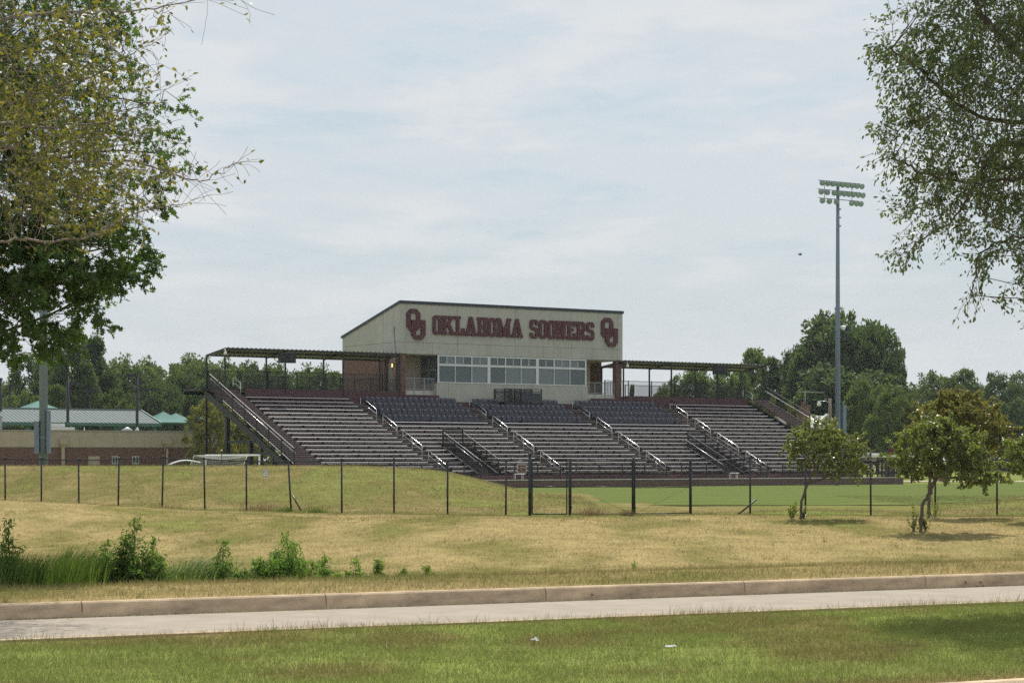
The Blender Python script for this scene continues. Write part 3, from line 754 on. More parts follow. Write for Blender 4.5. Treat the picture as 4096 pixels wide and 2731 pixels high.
plate_me = MB().lathe((0, -.02, .755), [(.033, 0), (.033, .006), (.001, .007)], 8, (0, -1, .12)).mesh('number_plate', M['white_paint'])
for j in range(4):
    tb, zf = -1.0 - CH_D * j, 6.03 - CH_R * j
    for a, b in ((-4.0, 4.78), (6.42, 15.35), (17.0, 25.9)):
        nch = int((b - a) / .515); x = a + .26
        for c in range(nch):
            s = x + c * .515
            if j == 0 and 9.0 < s < 13.1: continue
            if (j, c, a) in ((0, 16, 6.42), (2, 5, -4.0)): pass
            ch = empty('stadium_chair', (s, tb, zf), random.uniform(-.02, .02), stand)
            link('backrest', back_me, ch); pn = link('seat_pan', pan_me, ch); link('number_plate', plate_me, ch)
            if random.random() < .06: pn.rotation_euler = (R(-random.uniform(20, 60)), 0, 0); pn.location = (0, .02, .12)

# aisle handrails, galvanised, in short lengths
RAILS = [(-1.83, -4.35), (-5.35, -7.5), (-8.4, -11.24), (-12.18, -14.95)]
def zs(t): return ZT + RR / RD * (t + 1.0)
for (a, b) in AISLES:
    s = (a + b) / 2
    for t0, t1 in RAILS:
        o = empty('aisle_handrail', (s, t0, zs(t0) - .45), 0, stand); b0 = Vector((s, t0, zs(t0) - .45))
        L = lambda t, z: Vector((s, t, z)) - b0
        zt0, zt1 = zs(t0) + .5, zs(t1) + .5
        MB().tube([L(t0, zs(t0) - .46), L(t0, zt0 - .04), L(t0 - .04, zt0), L(t1 + .04, zt1), L(t1, zt1 - .04), L(t1, zs(t1) - .46)], .024, 6).build('top_rail', M['galvanised'], o, True)
        MB().tube([L(t0, zt0 - .36), L(t1, zt1 - .36)], .021, 6).build('lower_rail', M['galvanised'], o, True)
        if t0 - t1 > 2.7: tm = (t0 + t1) / 2; MB().tube([L(tm, zs(tm) - .46), L(tm, zs(tm) + .5)], .02, 6).build('rail_post', M['galvanised'], o, True)

# deck, parapet and steelwork
for a, b in ((-18.3, 0), (22.9, 39.6)):
    SB().box(a, b, -.59, 2.75, 7.12, 7.28).put('deck', 'black_steel', stand)
    SB().box(a, b, 2.62, 2.78, 6.85, 7.35).put('edge_beam', 'black_steel', stand)
for a, b, z0, z1 in ((-14.6, 0.0, 6.2, 7.33), (22.88, 36.9, 6.2, 7.33), (0.0, 3.4, 5.9, 7.08), (19.03, 22.88, 5.9, 7.08), (3.4, 19.03, 5.9, 6.55)):
    n_ = max(1, int(round((b - a) / 3.66)))
    for k in range(n_):
        x0, x1 = a + (b - a) * k / n_, a + (b - a) * (k + 1) / n_
        SB().box(x0 + .004, x1 - .004, -.64, -.60, z0, z1).put('parapet_panel', 'maroon', stand)
for s in (-17.6, -15.2, S1 + .3, 39.3):
    SB().bar((s, .3, 6.98), (s, -14.6, .65), .12, .50).put('raker_beam', 'black_steel', stand)
for s in (-9., -3., 3., 9., 15., 21., 27., 33.):
    SB().bar((s, .3, 5.75), (s, -14.6, -.2), .12, .4).put('raker_beam', 'black_steel', stand)
for s in (-17.6, -11.5, -5.5, 27.9, 33.5, 39.2):
    for t, zb, hw in ((2.5, 7.1, .07), (-3.6, 4.9, .15), (-7.5, 3.2, .15)):
        s_c = s + 1.2 if (t > 0 and s < -15) else s
        SB().box(s_c - hw, s_c + hw, t - hw, t + hw, -.6, zb).put('column', 'black_steel', stand)
for s in (-17.6,):
    SB().bar((s, -3.6, 3.1), (s, -8.4, 3.1), .14, .22).put('strut', 'black_steel', stand)
    SB().bar((s, -7.5, 2.2), (s, -11., 2.2), .14, .2).put('strut', 'black_steel', stand)
    SB().bar((s, -3.6, 3.4), (s, -7.4, 5.0), .05, .05).put('brace', 'black_steel', stand)
    SB().bar((s, -7.5, 2.3), (s, -10.2, 3.1), .05, .05).put('brace', 'black_steel', stand)
    SB().bar((s, -7.5, 1.8), (s, -10.2, .8), .05, .05).put('brace', 'black_steel', stand)
SB().box(-17.4, -15.4, -10.6, -10.4, -.5, 2.0).put('skirt_panel', 'trim_dark', stand)
SB().box(S0, S1, -15.5, -14.9, -.5, .5).put('front_skirt', 'maroon', stand)
# vomitories: dark stair wells with a flight on the far side
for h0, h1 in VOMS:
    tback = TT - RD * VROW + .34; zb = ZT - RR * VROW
    SB().box(h0, h1, tback, tback + .05, -.4, zb - .1).put('well_shade', 'dark_gap', stand)  # near-black sheets: shade of the well and open tunnel put into the colour
    for s in (h0, h1): SB().add([(s, tback, -.4), (s, -15, -.4), (s, -15, .45), (s, tback, zb - .15)], [(0, 1, 2, 3)]).put('well_shade', 'dark_gap', stand)
    hs = h0 + 1.35
    for k in range(16):
        t, z = tback - .3 * (k + 1), zb - .55 - .152 * k
        SB().box(hs, h1 - .03, t, t + .30, z - .05, z).put('stair_tread', 'aluminium_dull', stand)
        SB().box(hs, h1 - .03, t + .27, t + .29, z, z + .11).put('stair_riser', 'maroon', stand)

# stair flights at both ends
def flight(s0, s1, n, tstart, ztop):
    tr = SB().extr([(-.40, -.035), (-.408, -.02), (-.40, -.002), (-.385, 0), (0, 0), (0, -.035)], s0, s1); tr.mi = 1; tr.box(s0, s1, -.02, 0, 0.001, .122)
    me = None
    for k in range(n):
        t, z = tstart - .3775 * k, ztop - .1595 * (k + 1)
        if me is None:
            o = tr.put('stair_tread', ('aluminium_dull', 'riser_paint'), stand); me = o.data
        else: o = link('stair_tread', me, stand)
        o.location = (0, t, z)
flight(-17.5, -15.35, 38, -.6, 7.28); flight(S1 + .35, 39.2, 38, -.6, 7.28)

def picket_rail(parent, base, path, hgt, rails=(0.06, 1.0), spacing=.11, mt='black_steel', posts=True, pname='railing', post_every=1.8, pw=.018):
    """railing along a polyline of (s,t,z) floor points, all pickets of a run in one mesh"""
    b0 = Vector(base)
    rl = SB(); pk = MB(); ps = []
    for a, b in zip(path[:-1], path[1:]):
        a, b = Vector(a) - b0, Vector(b) - b0
        for f in rails: MB().bar(a + Vector((0, 0, hgt * f)), b + Vector((0, 0, hgt * f)), .045, .045).build('rail', M[mt], parent)
        Lh = (b - a).xy.length; n_ = max(1, int(Lh / spacing))
        for k in range(1, n_):
            c = a.lerp(b, k / n_); pk.bar(c + Vector((0, 0, hgt * rails[0])), c + Vector((0, 0, hgt * rails[-1])), pw, pw)
        if posts:
            m_ = max(1, int(round(Lh / post_every)))
            for k in range(m_ + 1):
                c = a.lerp(b, k / m_); MB().box(c.x - .035, c.x + .035, c.y - .035, c.y + .035, c.z - .1, c.z + hgt + .02).build('railing_post', M[mt], parent)
    if pk.v: tag(pk.build('pickets', M[mt], parent), kind='stuff')

for side, s, lab in ((-1, -17.6, 'sloping black picket stair railing with galvanised handrail beside the open steel columns'), (1, 39.3, 'sloping black picket stair railing with galvanised handrail beside the distant house')):
    o = SF('stair_railing', s, -.5, 7.2, lab, 'railing'); bz = (s, -.5, 7.2)
    p0, p1 = (s, -.5, 7.15), (s, -14.3, 7.15 - 13.8 * RR / RD)
    picket_rail(o, bz, [p0, p1], 1.25, (0.08, 1.0), .13, post_every=2.0, pw=.010)
    a, b = Vector(p0) - Vector(bz), Vector(p1) - Vector(bz)
    dx = Vector((.09 * -side, 0, 0))
    MB().tube([a + dx + Vector((0, .1, .92)), b + dx + Vector((0, 0, .92))], .03, 7).build('handrail', M['galvanised'], o, True)
for h0, h1 in VOMS:
    lab = 'black picket guard round the stair well between ' + ('the aisles nearest the open columns' if h0 < 0 else 'the aisles nearest the far stairs')
    t0 = TT - RD * VROW + .55; z0 = ZT - RR * VROW - .1; bz = (h0, t0, z0)
    o = SF('well_guard', *bz, lab, 'railing')
    sl2 = RR / RD
    picket_rail(o, bz, [(h0 + .5, t0, z0), (h1 - .5, t0, z0)], 1.35, (.05, 1.0), .1)
    for s in (h0 + .5, h1 - .5):
        picket_rail(o, bz, [(s, t0, z0), (s, -14.6, z0 - (t0 + 14.6) * sl2)], 1.2, (.05, 1.0), .1)
    s = h0 + .75
    a = Vector((s if h0 < 0 else h0 + .1, t0 - .1, z0 + .72)) - Vector(bz); b = Vector((s if h0 < 0 else h0 + .1, -14.7, z0 - (t0 + 14.6) * sl2 + .72)) - Vector(bz)
    MB().tube([a, b], .03, 7).build('handrail', M['galvanised'], o, True)
# railings round the deck
for (a, b, nm) in ((-16.3, -.2, 'next to the brick wall'), (22.9, 38.8, 'beyond the press box')):
    bz = (a, 2.55, 7.28); o = SF('deck_railing', *bz, 'tall black picket railing along the deck back ' + nm, 'railing')
    picket_rail(o, bz, [(a, 2.55, 7.28), (b, 2.55, 7.28)], 1.56, (.06, .98), .115, post_every=2.65)
    if a < 0:
        picket_rail(o, bz, [(a, 2.5, 7.28), (a, .3, 7.28)], 1.56, (.06, .98), .115)
    a2, b2 = (-14.4, -.25) if a < 0 else (22.95, 36.7)
    bz = (a2, -.42, 7.28); o = SF('deck_railing', *bz, 'low black picket railing above the parapet ' + nm, 'railing')
    picket_rail(o, bz, [(a2, -.42, 7.28), (b2, -.42, 7.28)], 1.05, (.06, .98), .115, post_every=2.65)
# small galvanised rails at the heads of the end stairs
for s, lab in ((-15.2, 'short galvanised rail at the head of the stairs by the open columns'), (37.05, 'short galvanised rail at the head of the far end stairs')):
    bz = (s, .2, 7.2); o = SF('stair_head_rail', *bz, lab, 'railing')
    for dz, nm in ((.95, 'top_rail'), (.5, 'lower_rail')):
        MB().tube([(0, 0, dz), (.0, -.35, dz), (0, -1.3, dz - .42), (0, -1.3, -.5)], .024, 6).build(nm, M['galvanised'], o, True)
    MB().tube([(0, 0, -.1), (0, 0, .95)], .024, 6).build('rail_post', M['galvanised'], o, True)

# ground-level railing and the walkway in front of the benches
mb = MB(); w_ = [(-16, -18.2), (40, -18.2), (40, -14.6), (-16, -14.6)]
mb.add([(*stand_xy(*q), .19) for q in w_], [(0, 1, 2, 3)])
tag(mb.build('walkway', M['path_concrete']), kind='structure')
SEG = [(-14.2, -5.6), (-4.0, -2.5), (.6, 4.9), (6.4, 15.4), (16.9, 22.1), (25.3, 26.0), (27.7, 36.8)]
NM = ['below the end bench section', 'between the first aisle and the stair well', 'between the stair well and the second aisle', 'below the middle bench section', 'below the bench section past the middle aisle', 'in the short gap next to the last aisle', 'below the farthest bench section']
for (a, b), nm in zip(SEG, NM):
    bz = (a, -15.9, .19); o = SF('front_railing', *bz, 'black picket railing at ground level ' + nm, 'railing')
    picket_rail(o, bz, [(a, -15.9, .19), (b, -15.9, .19)], 1.2, (.08, .98), .12, post_every=2.2)
def bench_table(s, lab):
    o = SF('team_bench', s, -16.6, .19, lab, 'bench')
    MB().extr(NOSE, 0, 1.0).build('seat_plank', M['aluminium'], o).location = (0, 0, .48)
    for x in (.12, .82):
        for y in (.03, .2): MB().tube([(x, y, 0), (x, y, .44)], .018, 6).build('leg', M['galvanised'], o, True)
bench_table(.1, 'short aluminium bench standing in front of the first stair well'); bench_table(21.4, 'short aluminium bench standing in front of the far stair well')

# brick wall between stand and field
o = SF('brick_wall', -14, -18, -.6, 'low brown brick wall with pale concrete coping below the grandstand', 'wall')
SB().box(-14, 39.33, -18.25, -18.0, -.8, .175).put('brickwork', 'brick_brown', o)
s = -14.0
while s < 39.3:
    SB().box(s + .004, min(s + 1.83, 39.36) - .004, -18.30, -17.96, .175, .245).put('coping_stone', 'concrete_cap', o); s += 1.83

# ------------------------------------------------------------------ shade canopies over the deck
CAM = empty
def canopy(a, b, posts, lab):
    o = SF('shade_canopy', a, -.6, 7.2, lab, 'canopy'); zf, zr = 10.40, 10.0
    def zz(t): return zf + (zr - zf) * (t + .6) / 3.25
    x = a; prof = []
    while x < b:
        prof += [(x, 0), (x + .20, 0), (x + .235, .05), (x + .325, .05), (x + .36, 0)]; x += .40
    prof = [(min(p, b), h) for p, h in prof] + [(b, 0)]
    mb = SB(); n_ = len(prof)
    for dz in (0.0, -.012):
        base = len(mb.v)
        for t in (-.72, 2.75): mb.v += [(p, t, zz(t) + h + .06 + dz) for p, h in prof]
        for k in range(n_ - 1):
            q = (base + k, base + k + 1, base + n_ + k + 1, base + n_ + k); mb.f.append(q if dz == 0 else q[::-1]); mb.m.append(0)
    mb.put('roof_sheet', 'corrugated', o)
    for t in (-.62, 1.0, 2.62): SB().box(a, b, t - .04, t + .04, zz(t) - .07, zz(t) + .045).put('purlin', 'black_steel', o)
    for s in posts:
        SB().bar((s, -.62, zz(-.62) - .1), (s, 2.62, zz(2.62) - .1), .08, .10).put('rafter', 'black_steel', o)
        for t in (-.62, 2.6): SB().box(s - .055, s + .055, t - .055, t + .055, 7.1 if t > 0 else 6.9, zz(t) - .07).put('post', 'black_steel', o)
    SB().box(a - .005, b + .005, -.76, -.735, zz(-.72) + .02, zz(-.72) + .055).put('drip_edge', 'aluminium_dull', o)
canopy(-16.33, -.42, (-16.33, -11.03, -5.76, -.44), 'corrugated canopy on black posts over the deck beside the lit wall lamp')
canopy(22.5, 38.77, (22.6, 27.98, 33.31, 38.77), 'corrugated canopy on black posts over the far deck beyond the press box')
def loudspeaker(s0, s1, z0, z1, lab):
    o = SF('loudspeaker', (s0 + s1) / 2, -.95, z0, lab, 'loudspeaker'); m_ = (s0 + s1) / 2
    for x0, x1 in ((s0, m_ - .02), (m_ + .02, s1)):
        SB().box(x0, x1, -1.15, -.78, z0, z1).put('cabinet', 'trim_dark', o)
        SB().box(x0 + .04, x1 - .04, -1.17, -1.151, z0 + .04, z1 - .04).put('grille', 'black_steel', o)
    SB().box(m_ - .05, m_ + .05, -.80, -.56, z1 - .45, z1 - .35).put('bracket', 'black_steel', o)
loudspeaker(-11.75, -10.35, 9.4, 10.2, 'pair of black loudspeaker cabinets on the canopy post over the near deck')
loudspeaker(32.6, 34.1, 9.45, 10.25, 'pair of dark loudspeaker cabinets on the canopy post over the far deck')
def dome_cam(s, z, lab):
    o = SF('security_camera', s, -.8, z, lab, 'camera')
    MB().tube([(0, .15, .28), (0, -.02, .34), (0, -.08, .26), (0, -.08, .18)], .03, 7).build('arm', M['white_paint'], o, True)
    MB().lathe((0, -.08, 0), [(.001, -.13), (.07, -.11), (.12, -.03), (.125, .04), (.10, .12), (.05, .18), (.001, .2)], 10).build('housing', M['white_paint'], o, True)
dome_cam(-16.42, 10.0, 'white dome camera on the end post of the near canopy'); dome_cam(22.86, 9.95, 'white dome camera on the canopy post against the brick pier'); dome_cam(39.14, 10.0, 'white dome camera on the last post of the far canopy')
mb = MB()
for nm, s, t, lab in (('score_table', -10.9, 1.0, 'dark table standing on the deck behind the railing near the loudspeakers'), ('score_table', 30.5, 1.0, 'dark table standing on the far deck behind the railing')):
    o = SF(nm, s, t, 7.28, lab, 'table')
    MB().box(-.75, .75, -.3, .3, .72, .78).build('top', M['trim_dark'], o)
    for x in (-.65, .65):
        for y in (-.22, .22): MB().box(x - .025, x + .025, y - .025, y + .025, 0, .72).build('leg', M['black_steel'], o)

# ------------------------------------------------------------------ press box
pb = SF('press_box', label='cream and brick press box building with sloped roof and large maroon lettering', cat='building')
PW, PD = 22.88, 9.55
def roof_z(t): return 14.72 - (14.72 - 12.22) * t / PD
SB().add([(0, 0, 10.53), (0, 0, 14.7), (0, PD, roof_z(PD)), (0, PD, 10.53), (PW, 0, 10.53), (PW, 0, 14.7), (PW, PD, roof_z(PD)), (PW, PD, 10.53)],
         [(0, 3, 2, 1), (4, 5, 6, 7), (0, 1, 5, 4), (1, 2, 6, 5), (2, 3, 7, 6), (3, 0, 4, 7)]).put('upper_core', 'joint', pb)
GAP = .012
def fpanel(x0, x1, z0, z1): SB().box(x0 + GAP, x1 - GAP, -.05, -.002, z0 + GAP, z1 - GAP).put('wall_panel', 'cream', pb)
for a, b in zip([-.05 - GAP, .54, 5.58, 11.45, 17.34, 22.38], [.54, 5.58, 11.45, 17.34, 22.38, PW + .05 + GAP]): fpanel(a, b, 11.44, 14.75)
jl = [-.05 - GAP, .54, 3.1, 5.58, 8.52, 11.45, 14.38, 17.34, 19.76, 22.38, PW + .05 + GAP]
for a, b in zip(jl[:-1], jl[1:]): fpanel(a, b, 10.50, 11.44)
for xs_ in ((-.05, -.002), (PW + .002, PW + .05)):
    for t0, t1 in ((0.0, 2.65), (2.65, 8.8), (8.8, PD)):
        for z0, z1 in ((10.50, 11.44), (11.44, None)):
            a, b = t0 + GAP, t1 - GAP
            zt = [(z1 - GAP) if z1 else roof_z(q) - .01 for q in (a, b)]
            SB().add([(x, y, z) for x in xs_ for y, z in ((a, z0 + GAP), (b, z0 + GAP), (b, zt[1]), (a, zt[0]))], [(3, 2, 1, 0), (4, 5, 6, 7), (0, 1, 5, 4), (1, 2, 6, 5), (2, 3, 7, 6), (3, 0, 4, 7)]).put('wall_panel', 'cream', pb)
# roof with dark metal edge
rf = SB().add([(-.12, -.10, 14.76), (-.12, PD + .12, roof_z(PD + .12) + .05), (PW + .12, PD + .12, roof_z(PD + .12) + .05), (PW + .12, -.10, 14.76), (-.12, -.10, 14.84), (-.12, PD + .12, roof_z(PD + .12) + .13), (PW + .12, PD + .12, roof_z(PD + .12) + .13), (PW + .12, -.10, 14.84)],
              [(0, 1, 2, 3), (7, 6, 5, 4), (0, 4, 5, 1), (1, 5, 6, 2), (2, 6, 7, 3), (3, 7, 4, 0)]).put('roof', 'trim_dark', pb)
SB().box(-.14, PW + .14, -.13, -.102, 14.62, 14.87).put('roof_edge', 'trim_dark', pb)
for x in (-.14, PW + .112): SB().add([(x, -.1, 14.64), (x + .028, -.1, 14.64), (x + .028, PD + .13, roof_z(PD) - .08), (x, PD + .13, roof_z(PD) - .08), (x, -.1, 14.86), (x + .028, -.1, 14.86), (x + .028, PD + .13, roof_z(PD) + .14), (x, PD + .13, roof_z(PD) + .14)], [(0, 3, 2, 1), (4, 5, 6, 7), (0, 1, 5, 4), (1, 2, 6, 5), (2, 3, 7, 6), (3, 0, 4, 7)]).put('roof_edge', 'trim_dark', pb)
# brick shaft, piers, porches
SB().box(.0, .3, 3.0, PD, 5.5, 10.5).put('brick_wall_side', 'brick_red', pb)
SB().box(PW - .3, PW, 3.0, PD, 5.5, 10.5).put('brick_wall_side', 'brick_red', pb)
SB().box(.3, PW - .3, PD - .3, PD - .01, 5.5, 10.5).put('brick_wall_rear', 'brick_red', pb)
SB().box(.0, .55, .02, .58, 5.6, 10.5).put('pier', 'brick_red', pb); SB().box(PW - .58, PW, .02, .58, 5.6, 10.5).put('pier', 'brick_red', pb)
SB().box(.02, .25, .58, .8, 7.1, 10.5).put('jamb', 'brick_red', pb)
SB().box(.45, .5, .8, 2.55, 7.2, 10.5).put('porch_back', 'tan_wall', pb)
d_ = SB().box(.32, .40, .85, 1.75, 7.2, 9.55).put('door', 'door_tan', pb); SB().box(.28, .32, .95, 1.05, 8.2, 8.3).put('handle', 'galvanised', d_)
SB().box(.30, .42, 1.75, 2.5, 7.2, 9.75).put('door_panel', 'cream', pb)
SB().box(.02, .3, 2.55, 3.0, 7.1, 10.5).put('jamb', 'brick_red', pb)
lm = SB().lathe((-.02, 1.25, 9.55), [(.001, .12), (.10, .10), (.16, .03), (.165, -.05)], 10, (-1, 0, 0)).put('wall_lamp', 'lamp_lit', pb, True)
SB().lathe((-.0, 1.25, 9.55), [(.19, -.12), (.19, .02), (.165, .03)], 10, (-1, 0, 0)).put('lamp_rim', 'black_steel', lm)
SB().box(-.16, -.12, 1.23, 1.27, 9.38, 9.72).put('lamp_guard', 'black_steel', lm); SB().box(-.16, -.12, 1.08, 1.42, 9.53, 9.57).put('lamp_guard', 'black_steel', lm)
SB().box(.5, 3.5, 2.45, 2.6, 7.1, 10.5).put('porch_back', 'tan_wall', pb); SB().box(19.0, 21.2, 2.45, 2.6, 7.1, 10.5).put('porch_back', 'tan_wall', pb)
SB().box(.55, PW - .55, .0, 2.6, 7.0, 7.12).put('porch_floor', 'concrete_cap', pb)
SB().box(.05, PW - .05, .05, PD - .4, 10.44, 10.52).put('soffit', 'cream', pb)
# glazed side of the near porch, a doorway and notice in its back wall
for k, (t0, t1) in enumerate(((.1, 1.15), (1.25, 2.4))):
    for z0, z1 in ((7.2, 9.2), (9.3, 10.4)):
        g = SB().box(3.50, 3.53, t0, t1, z0, z1).put('glazing', 'window_glass', pb); SB().box(3.47, 3.50, t1, t1 + .08, z0, z1).put('mullion', 'grey_paint', g)
SB().box(3.47, 3.50, .1, 2.4, 9.2, 9.3).put('transom', 'grey_paint', pb)
SB().box(.75, 1.0, 2.42, 2.45, 7.9, 9.5).put('doorway', 'trim_dark', pb); SB().box(1.15, 1.4, 2.43, 2.45, 8.6, 9.2).put('notice', 'paper', pb)
# cream apron under the windows
for a, b in ((3.41, 4.62), (4.62, 11.2), (11.2, 17.9), (17.9, 19.02)):
    SB().box(a + GAP, b - GAP, -.20, -.10, 6.0, 8.13).put('apron_panel', 'cream', pb)
SB().box(3.42, 19.01, -.10, .3, 6.0, 8.12).put('apron_core', 'joint', pb)
SB().box(3.36, 19.07, -.23, .2, 8.131, 8.17).put('apron_sill', 'concrete_cap', pb)
SB().box(3.41, 3.44, -.1, 2.4, 6.0, 8.1).put('apron_return', 'cream', pb)
SB().box(3.56, 18.94, .3, .36, 8.15, 10.5).put('window_backing', 'trim_dark', pb)
# three window groups
for (a, b) in ((3.68, 8.66), (8.80, 13.66), (13.80, 18.88)):
    w = SF('window', a, -.08, 8.15); p_ = stand_xy(0, 0)
    w.parent = pb; w.location = (a, 0, 8.15); w.rotation_euler = (0, 0, 0); w['_o'] = (a, 0, 8.15)
    F = lambda x0, x1, z0, z1, y0=-.09, y1=.04: SB().box(x0, x1, y0, y1, z0, z1).put('frame', 'window_white', w)
    F(a - .07, a + .07, 8.172, 10.47); F(b - .07, b + .07, 8.172, 10.47); F(a + .07, b - .07, 10.37, 10.47); F(a + .07, b - .07, 8.172, 8.23); F(a + .07, b - .07, 9.57, 9.69)
    cw = (b - a) / 3
    for k in range(3):
        x0, x1 = a + cw * k, a + cw * (k + 1)
        if k: F(x0 - .05, x0 + .05, 9.69, 10.37); F(x0 - .025, x0 + .025, 8.23, 9.57)
        xm = (x0 + x1) / 2; F(xm - .025, xm + .025, 9.74, 10.33, -.06, .02)
        for y0, y1 in ((x0, xm), (xm, x1)):
            SB().box(y0 + .03, y1 - .03, -.02 + .008 * (k % 2), 0.0, 9.70, 10.36).put('pane', random.choice(('window_glass', 'window_glass', 'window_glass_dark')), w)
            F(y0 + .05, y1 - .05, 9.70, 9.75, -.05, .01)
        SB().box(x0 + .03, x1 - .03, .0, .02, 8.24, 9.56).put('pane', random.choice(('window_glass', 'window_glass_dark')), w)
    SB().box(a + .2, a + 1.5, .06, .2, 8.24, 8.24 + random.uniform(.3, .5)).put('inside_shelf', 'grey_paint', w)
# porch railings, grey
for a, b, nm in ((.58, 3.44, 'beside the lit lamp'), (19.06, 22.28, 'with sky showing behind it')):
    bz = (a, .3, 7.12); o = SF('porch_railing', *bz, 'grey metal railing with pale kick plates across the porch ' + nm, 'railing')
    picket_rail(o, bz, [(a, .3, 7.12), (b, .3, 7.12)], 1.38, (.33, 1.0), .11, 'grey_paint', True, post_every=1.0)
    n_ = 3
    for k in range(n_): x0 = (b - a) * k / n_; MB().box(x0 + .04, x0 + (b - a) / n_ - .04, -.01, .01, .02, .36).build('kick_plate', M['grey_paint'] if 0 else M['concrete_cap'], o)
bz = (PW - .3, .7, 7.12); o = SF('porch_railing', *bz, 'tall grey picket railing in the side opening of the porch that shows sky', 'railing')
picket_rail(o, bz, [(PW - .3, .7, 7.12), (PW - .3, 2.9, 7.12)], 1.5, (.08, 1.0), .11, 'black_steel')
# cable and junction box on the side wall
c = SB().box(-.16, -.055, .75, .95, 12.45, 12.75).put('junction_box', 'grey_paint', pb)
SB().tube([(-.09, .85, 12.45), (-.09, .82, 11.9), (-.09, .7, 11.2), (-.12, .55, 10.7), (-.12, .5, 10.45)], .018, 5).put('cable', 'black_steel', c)

# lettering
def polys_mesh(name, polys, depth, material):
    cu = bpy.data.curves.new(name, 'CURVE'); cu.dimensions = '2D'; cu.fill_mode = 'BOTH'; cu.extrude = depth / 2
    for pts in polys:
        sp = cu.splines.new('POLY'); sp.points.add(len(pts) - 1); sp.use_cyclic_u = True
        for q, (x, y) in zip(sp.points, pts): q.co = (x, y, 0, 1)
    ob = bpy.data.objects.new(name, cu); C.objects.link(ob); dg = bpy.context.evaluated_depsgraph_get(); me = bpy.data.meshes.new_from_object(ob.evaluated_get(dg)); bpy.data.objects.remove(ob)
    me.materials.clear(); me.materials.append(material); return me
GL = {
 'O': [[(.24, 0), (.76, 0), (1, .11), (1, .89), (.76, 1), (.24, 1), (0, .89), (0, .11)], [(.35, .17), (.35, .83), (.65, .83), (.65, .17)]],
 'K': [[(0, 0), (.42, 0), (.42, .16), (.34, .16), (.34, .36), (.44, .49), (.62, .16), (.57, .16), (.57, 0), (1, 0), (1, .16), (.93, .16), (.645, .61), (.86, .84), (.97, .84), (.97, 1), (.51, 1), (.51, .84), (.60, .84), (.34, .55), (.34, .84), (.42, .84), (.42, 1), (0, 1), (0, .84), (.08, .84), (.08, .16), (0, .16)]],
 'L': [[(0, 0), (1, 0), (1, .38), (.68, .38), (.68, .18), (.45, .18), (.45, .84), (.56, .84), (.56, 1), (0, 1), (0, .84), (.12, .84), (.12, .16), (0, .16)]],
 'A': [[(0, 0), (.44, 0), (.44, .16), (.36, .16), (.39, .25), (.60, .25), (.63, .16), (.54, .16), (.54, 0), (1, 0), (1, .16), (.92, .16), (.64, 1), (.36, 1), (.08, .16), (0, .16)], [(.43, .40), (.57, .40), (.5, .66)]],
 'H': [[(0, 0), (.48, 0), (.48, .16), (.39, .16), (.39, .42), (.61, .42), (.61, .16), (.52, .16), (.52, 0), (1, 0), (1, .16), (.9, .16), (.9, .84), (1, .84), (1, 1), (.52, 1), (.52, .84), (.61, .84), (.61, .6), (.39, .6), (.39, .84), (.48, .84), (.48, 1), (0, 1), (0, .84), (.1, .84), (.1, .16), (0, .16)]],
 'M': [[(0, 0), (.36, 0), (.36, .16), (.29, .16), (.29, .6), (.46, .02), (.54, .02), (.71, .6), (.71, .16), (.64, .16), (.64, 0), (1, 0), (1, .16), (.92, .16), (.92, .84), (1, .84), (1, 1), (.73, 1), (.5, .38), (.27, 1), (0, 1), (0, .84), (.08, .84), (.08, .16), (0, .16)]],
 'S': [[(.22, 0), (.78, 0), (1, .12), (1, .46), (.8, .575), (.40, .605), (.35, .65), (.35, .82), (.65, .82), (.65, .71), (1, .71), (1, .88), (.78, 1), (.22, 1), (0, .88), (0, .58), (.2, .455), (.60, .425), (.65, .38), (.65, .18), (.35, .18), (.35, .29), (0, .29), (0, .12)]],
 'N': [[(0, 0), (.47, 0), (.47, .16), (.37, .16), (.37, .56), (.62, 0), (.9, 0), (.9, .84), (1, .84), (1, 1), (.52, 1), (.52, .84), (.63, .84), (.63, .5), (.40, 1), (0, 1), (0, .84), (.1, .84), (.1, .16), (0, .16)]],
 'E': [[(0, 0), (1, 0), (1, .36), (.68, .36), (.68, .17), (.42, .17), (.42, .46), (.73, .46), (.73, .62), (.42, .62), (.42, .83), (.68, .83), (.68, .7), (1, .7), (1, 1), (0, 1), (0, .84), (.1, .84), (.1, .16), (0, .16)]],
 'R': [[(0, 0), (.48, 0), (.48, .16), (.40, .16), (.40, .4), (.48, .4), (.68, 0), (1, 0), (1, .16), (.93, .16), (.78, .42), (.92, .52), (.92, .9), (.74, 1), (0, 1), (0, .84), (.1, .84), (.1, .16), (0, .16)], [(.40, .57), (.62, .57), (.62, .83), (.40, .83)]]}
def put_letter(nm, polys, depth, s, z, parent, yo=0.0):
    me = polys_mesh(nm, polys, depth, M['maroon_letter']); o = link(nm, me, parent); o.rotation_euler = (R(90), 0, 0); o.location = (s, -.052 - depth / 2 - .02 + yo, z); return o
WORDS = [('OKLAHOMA', [(3.08, 3.93), (3.96, 5.23), (5.27, 6.25), (6.29, 7.45), (7.49, 8.55), (8.58, 9.45), (9.49, 10.95), (10.99, 12.16)]), ('SOONERS', [(12.9, 13.79), (13.85, 14.69), (14.75, 15.6), (15.63, 16.76), (16.79, 17.78), (17.80, 18.84), (18.88, 19.75)])]
for word, sp in WORDS:
    for ch, (a, b) in zip(word, sp):
        o = put_letter('letter', [[(x * (b - a), y * 1.6) for x, y in pl] for pl in GL[ch]], .12, a, 12.155, pb); o['label'] = 'maroon block letter ' + ch
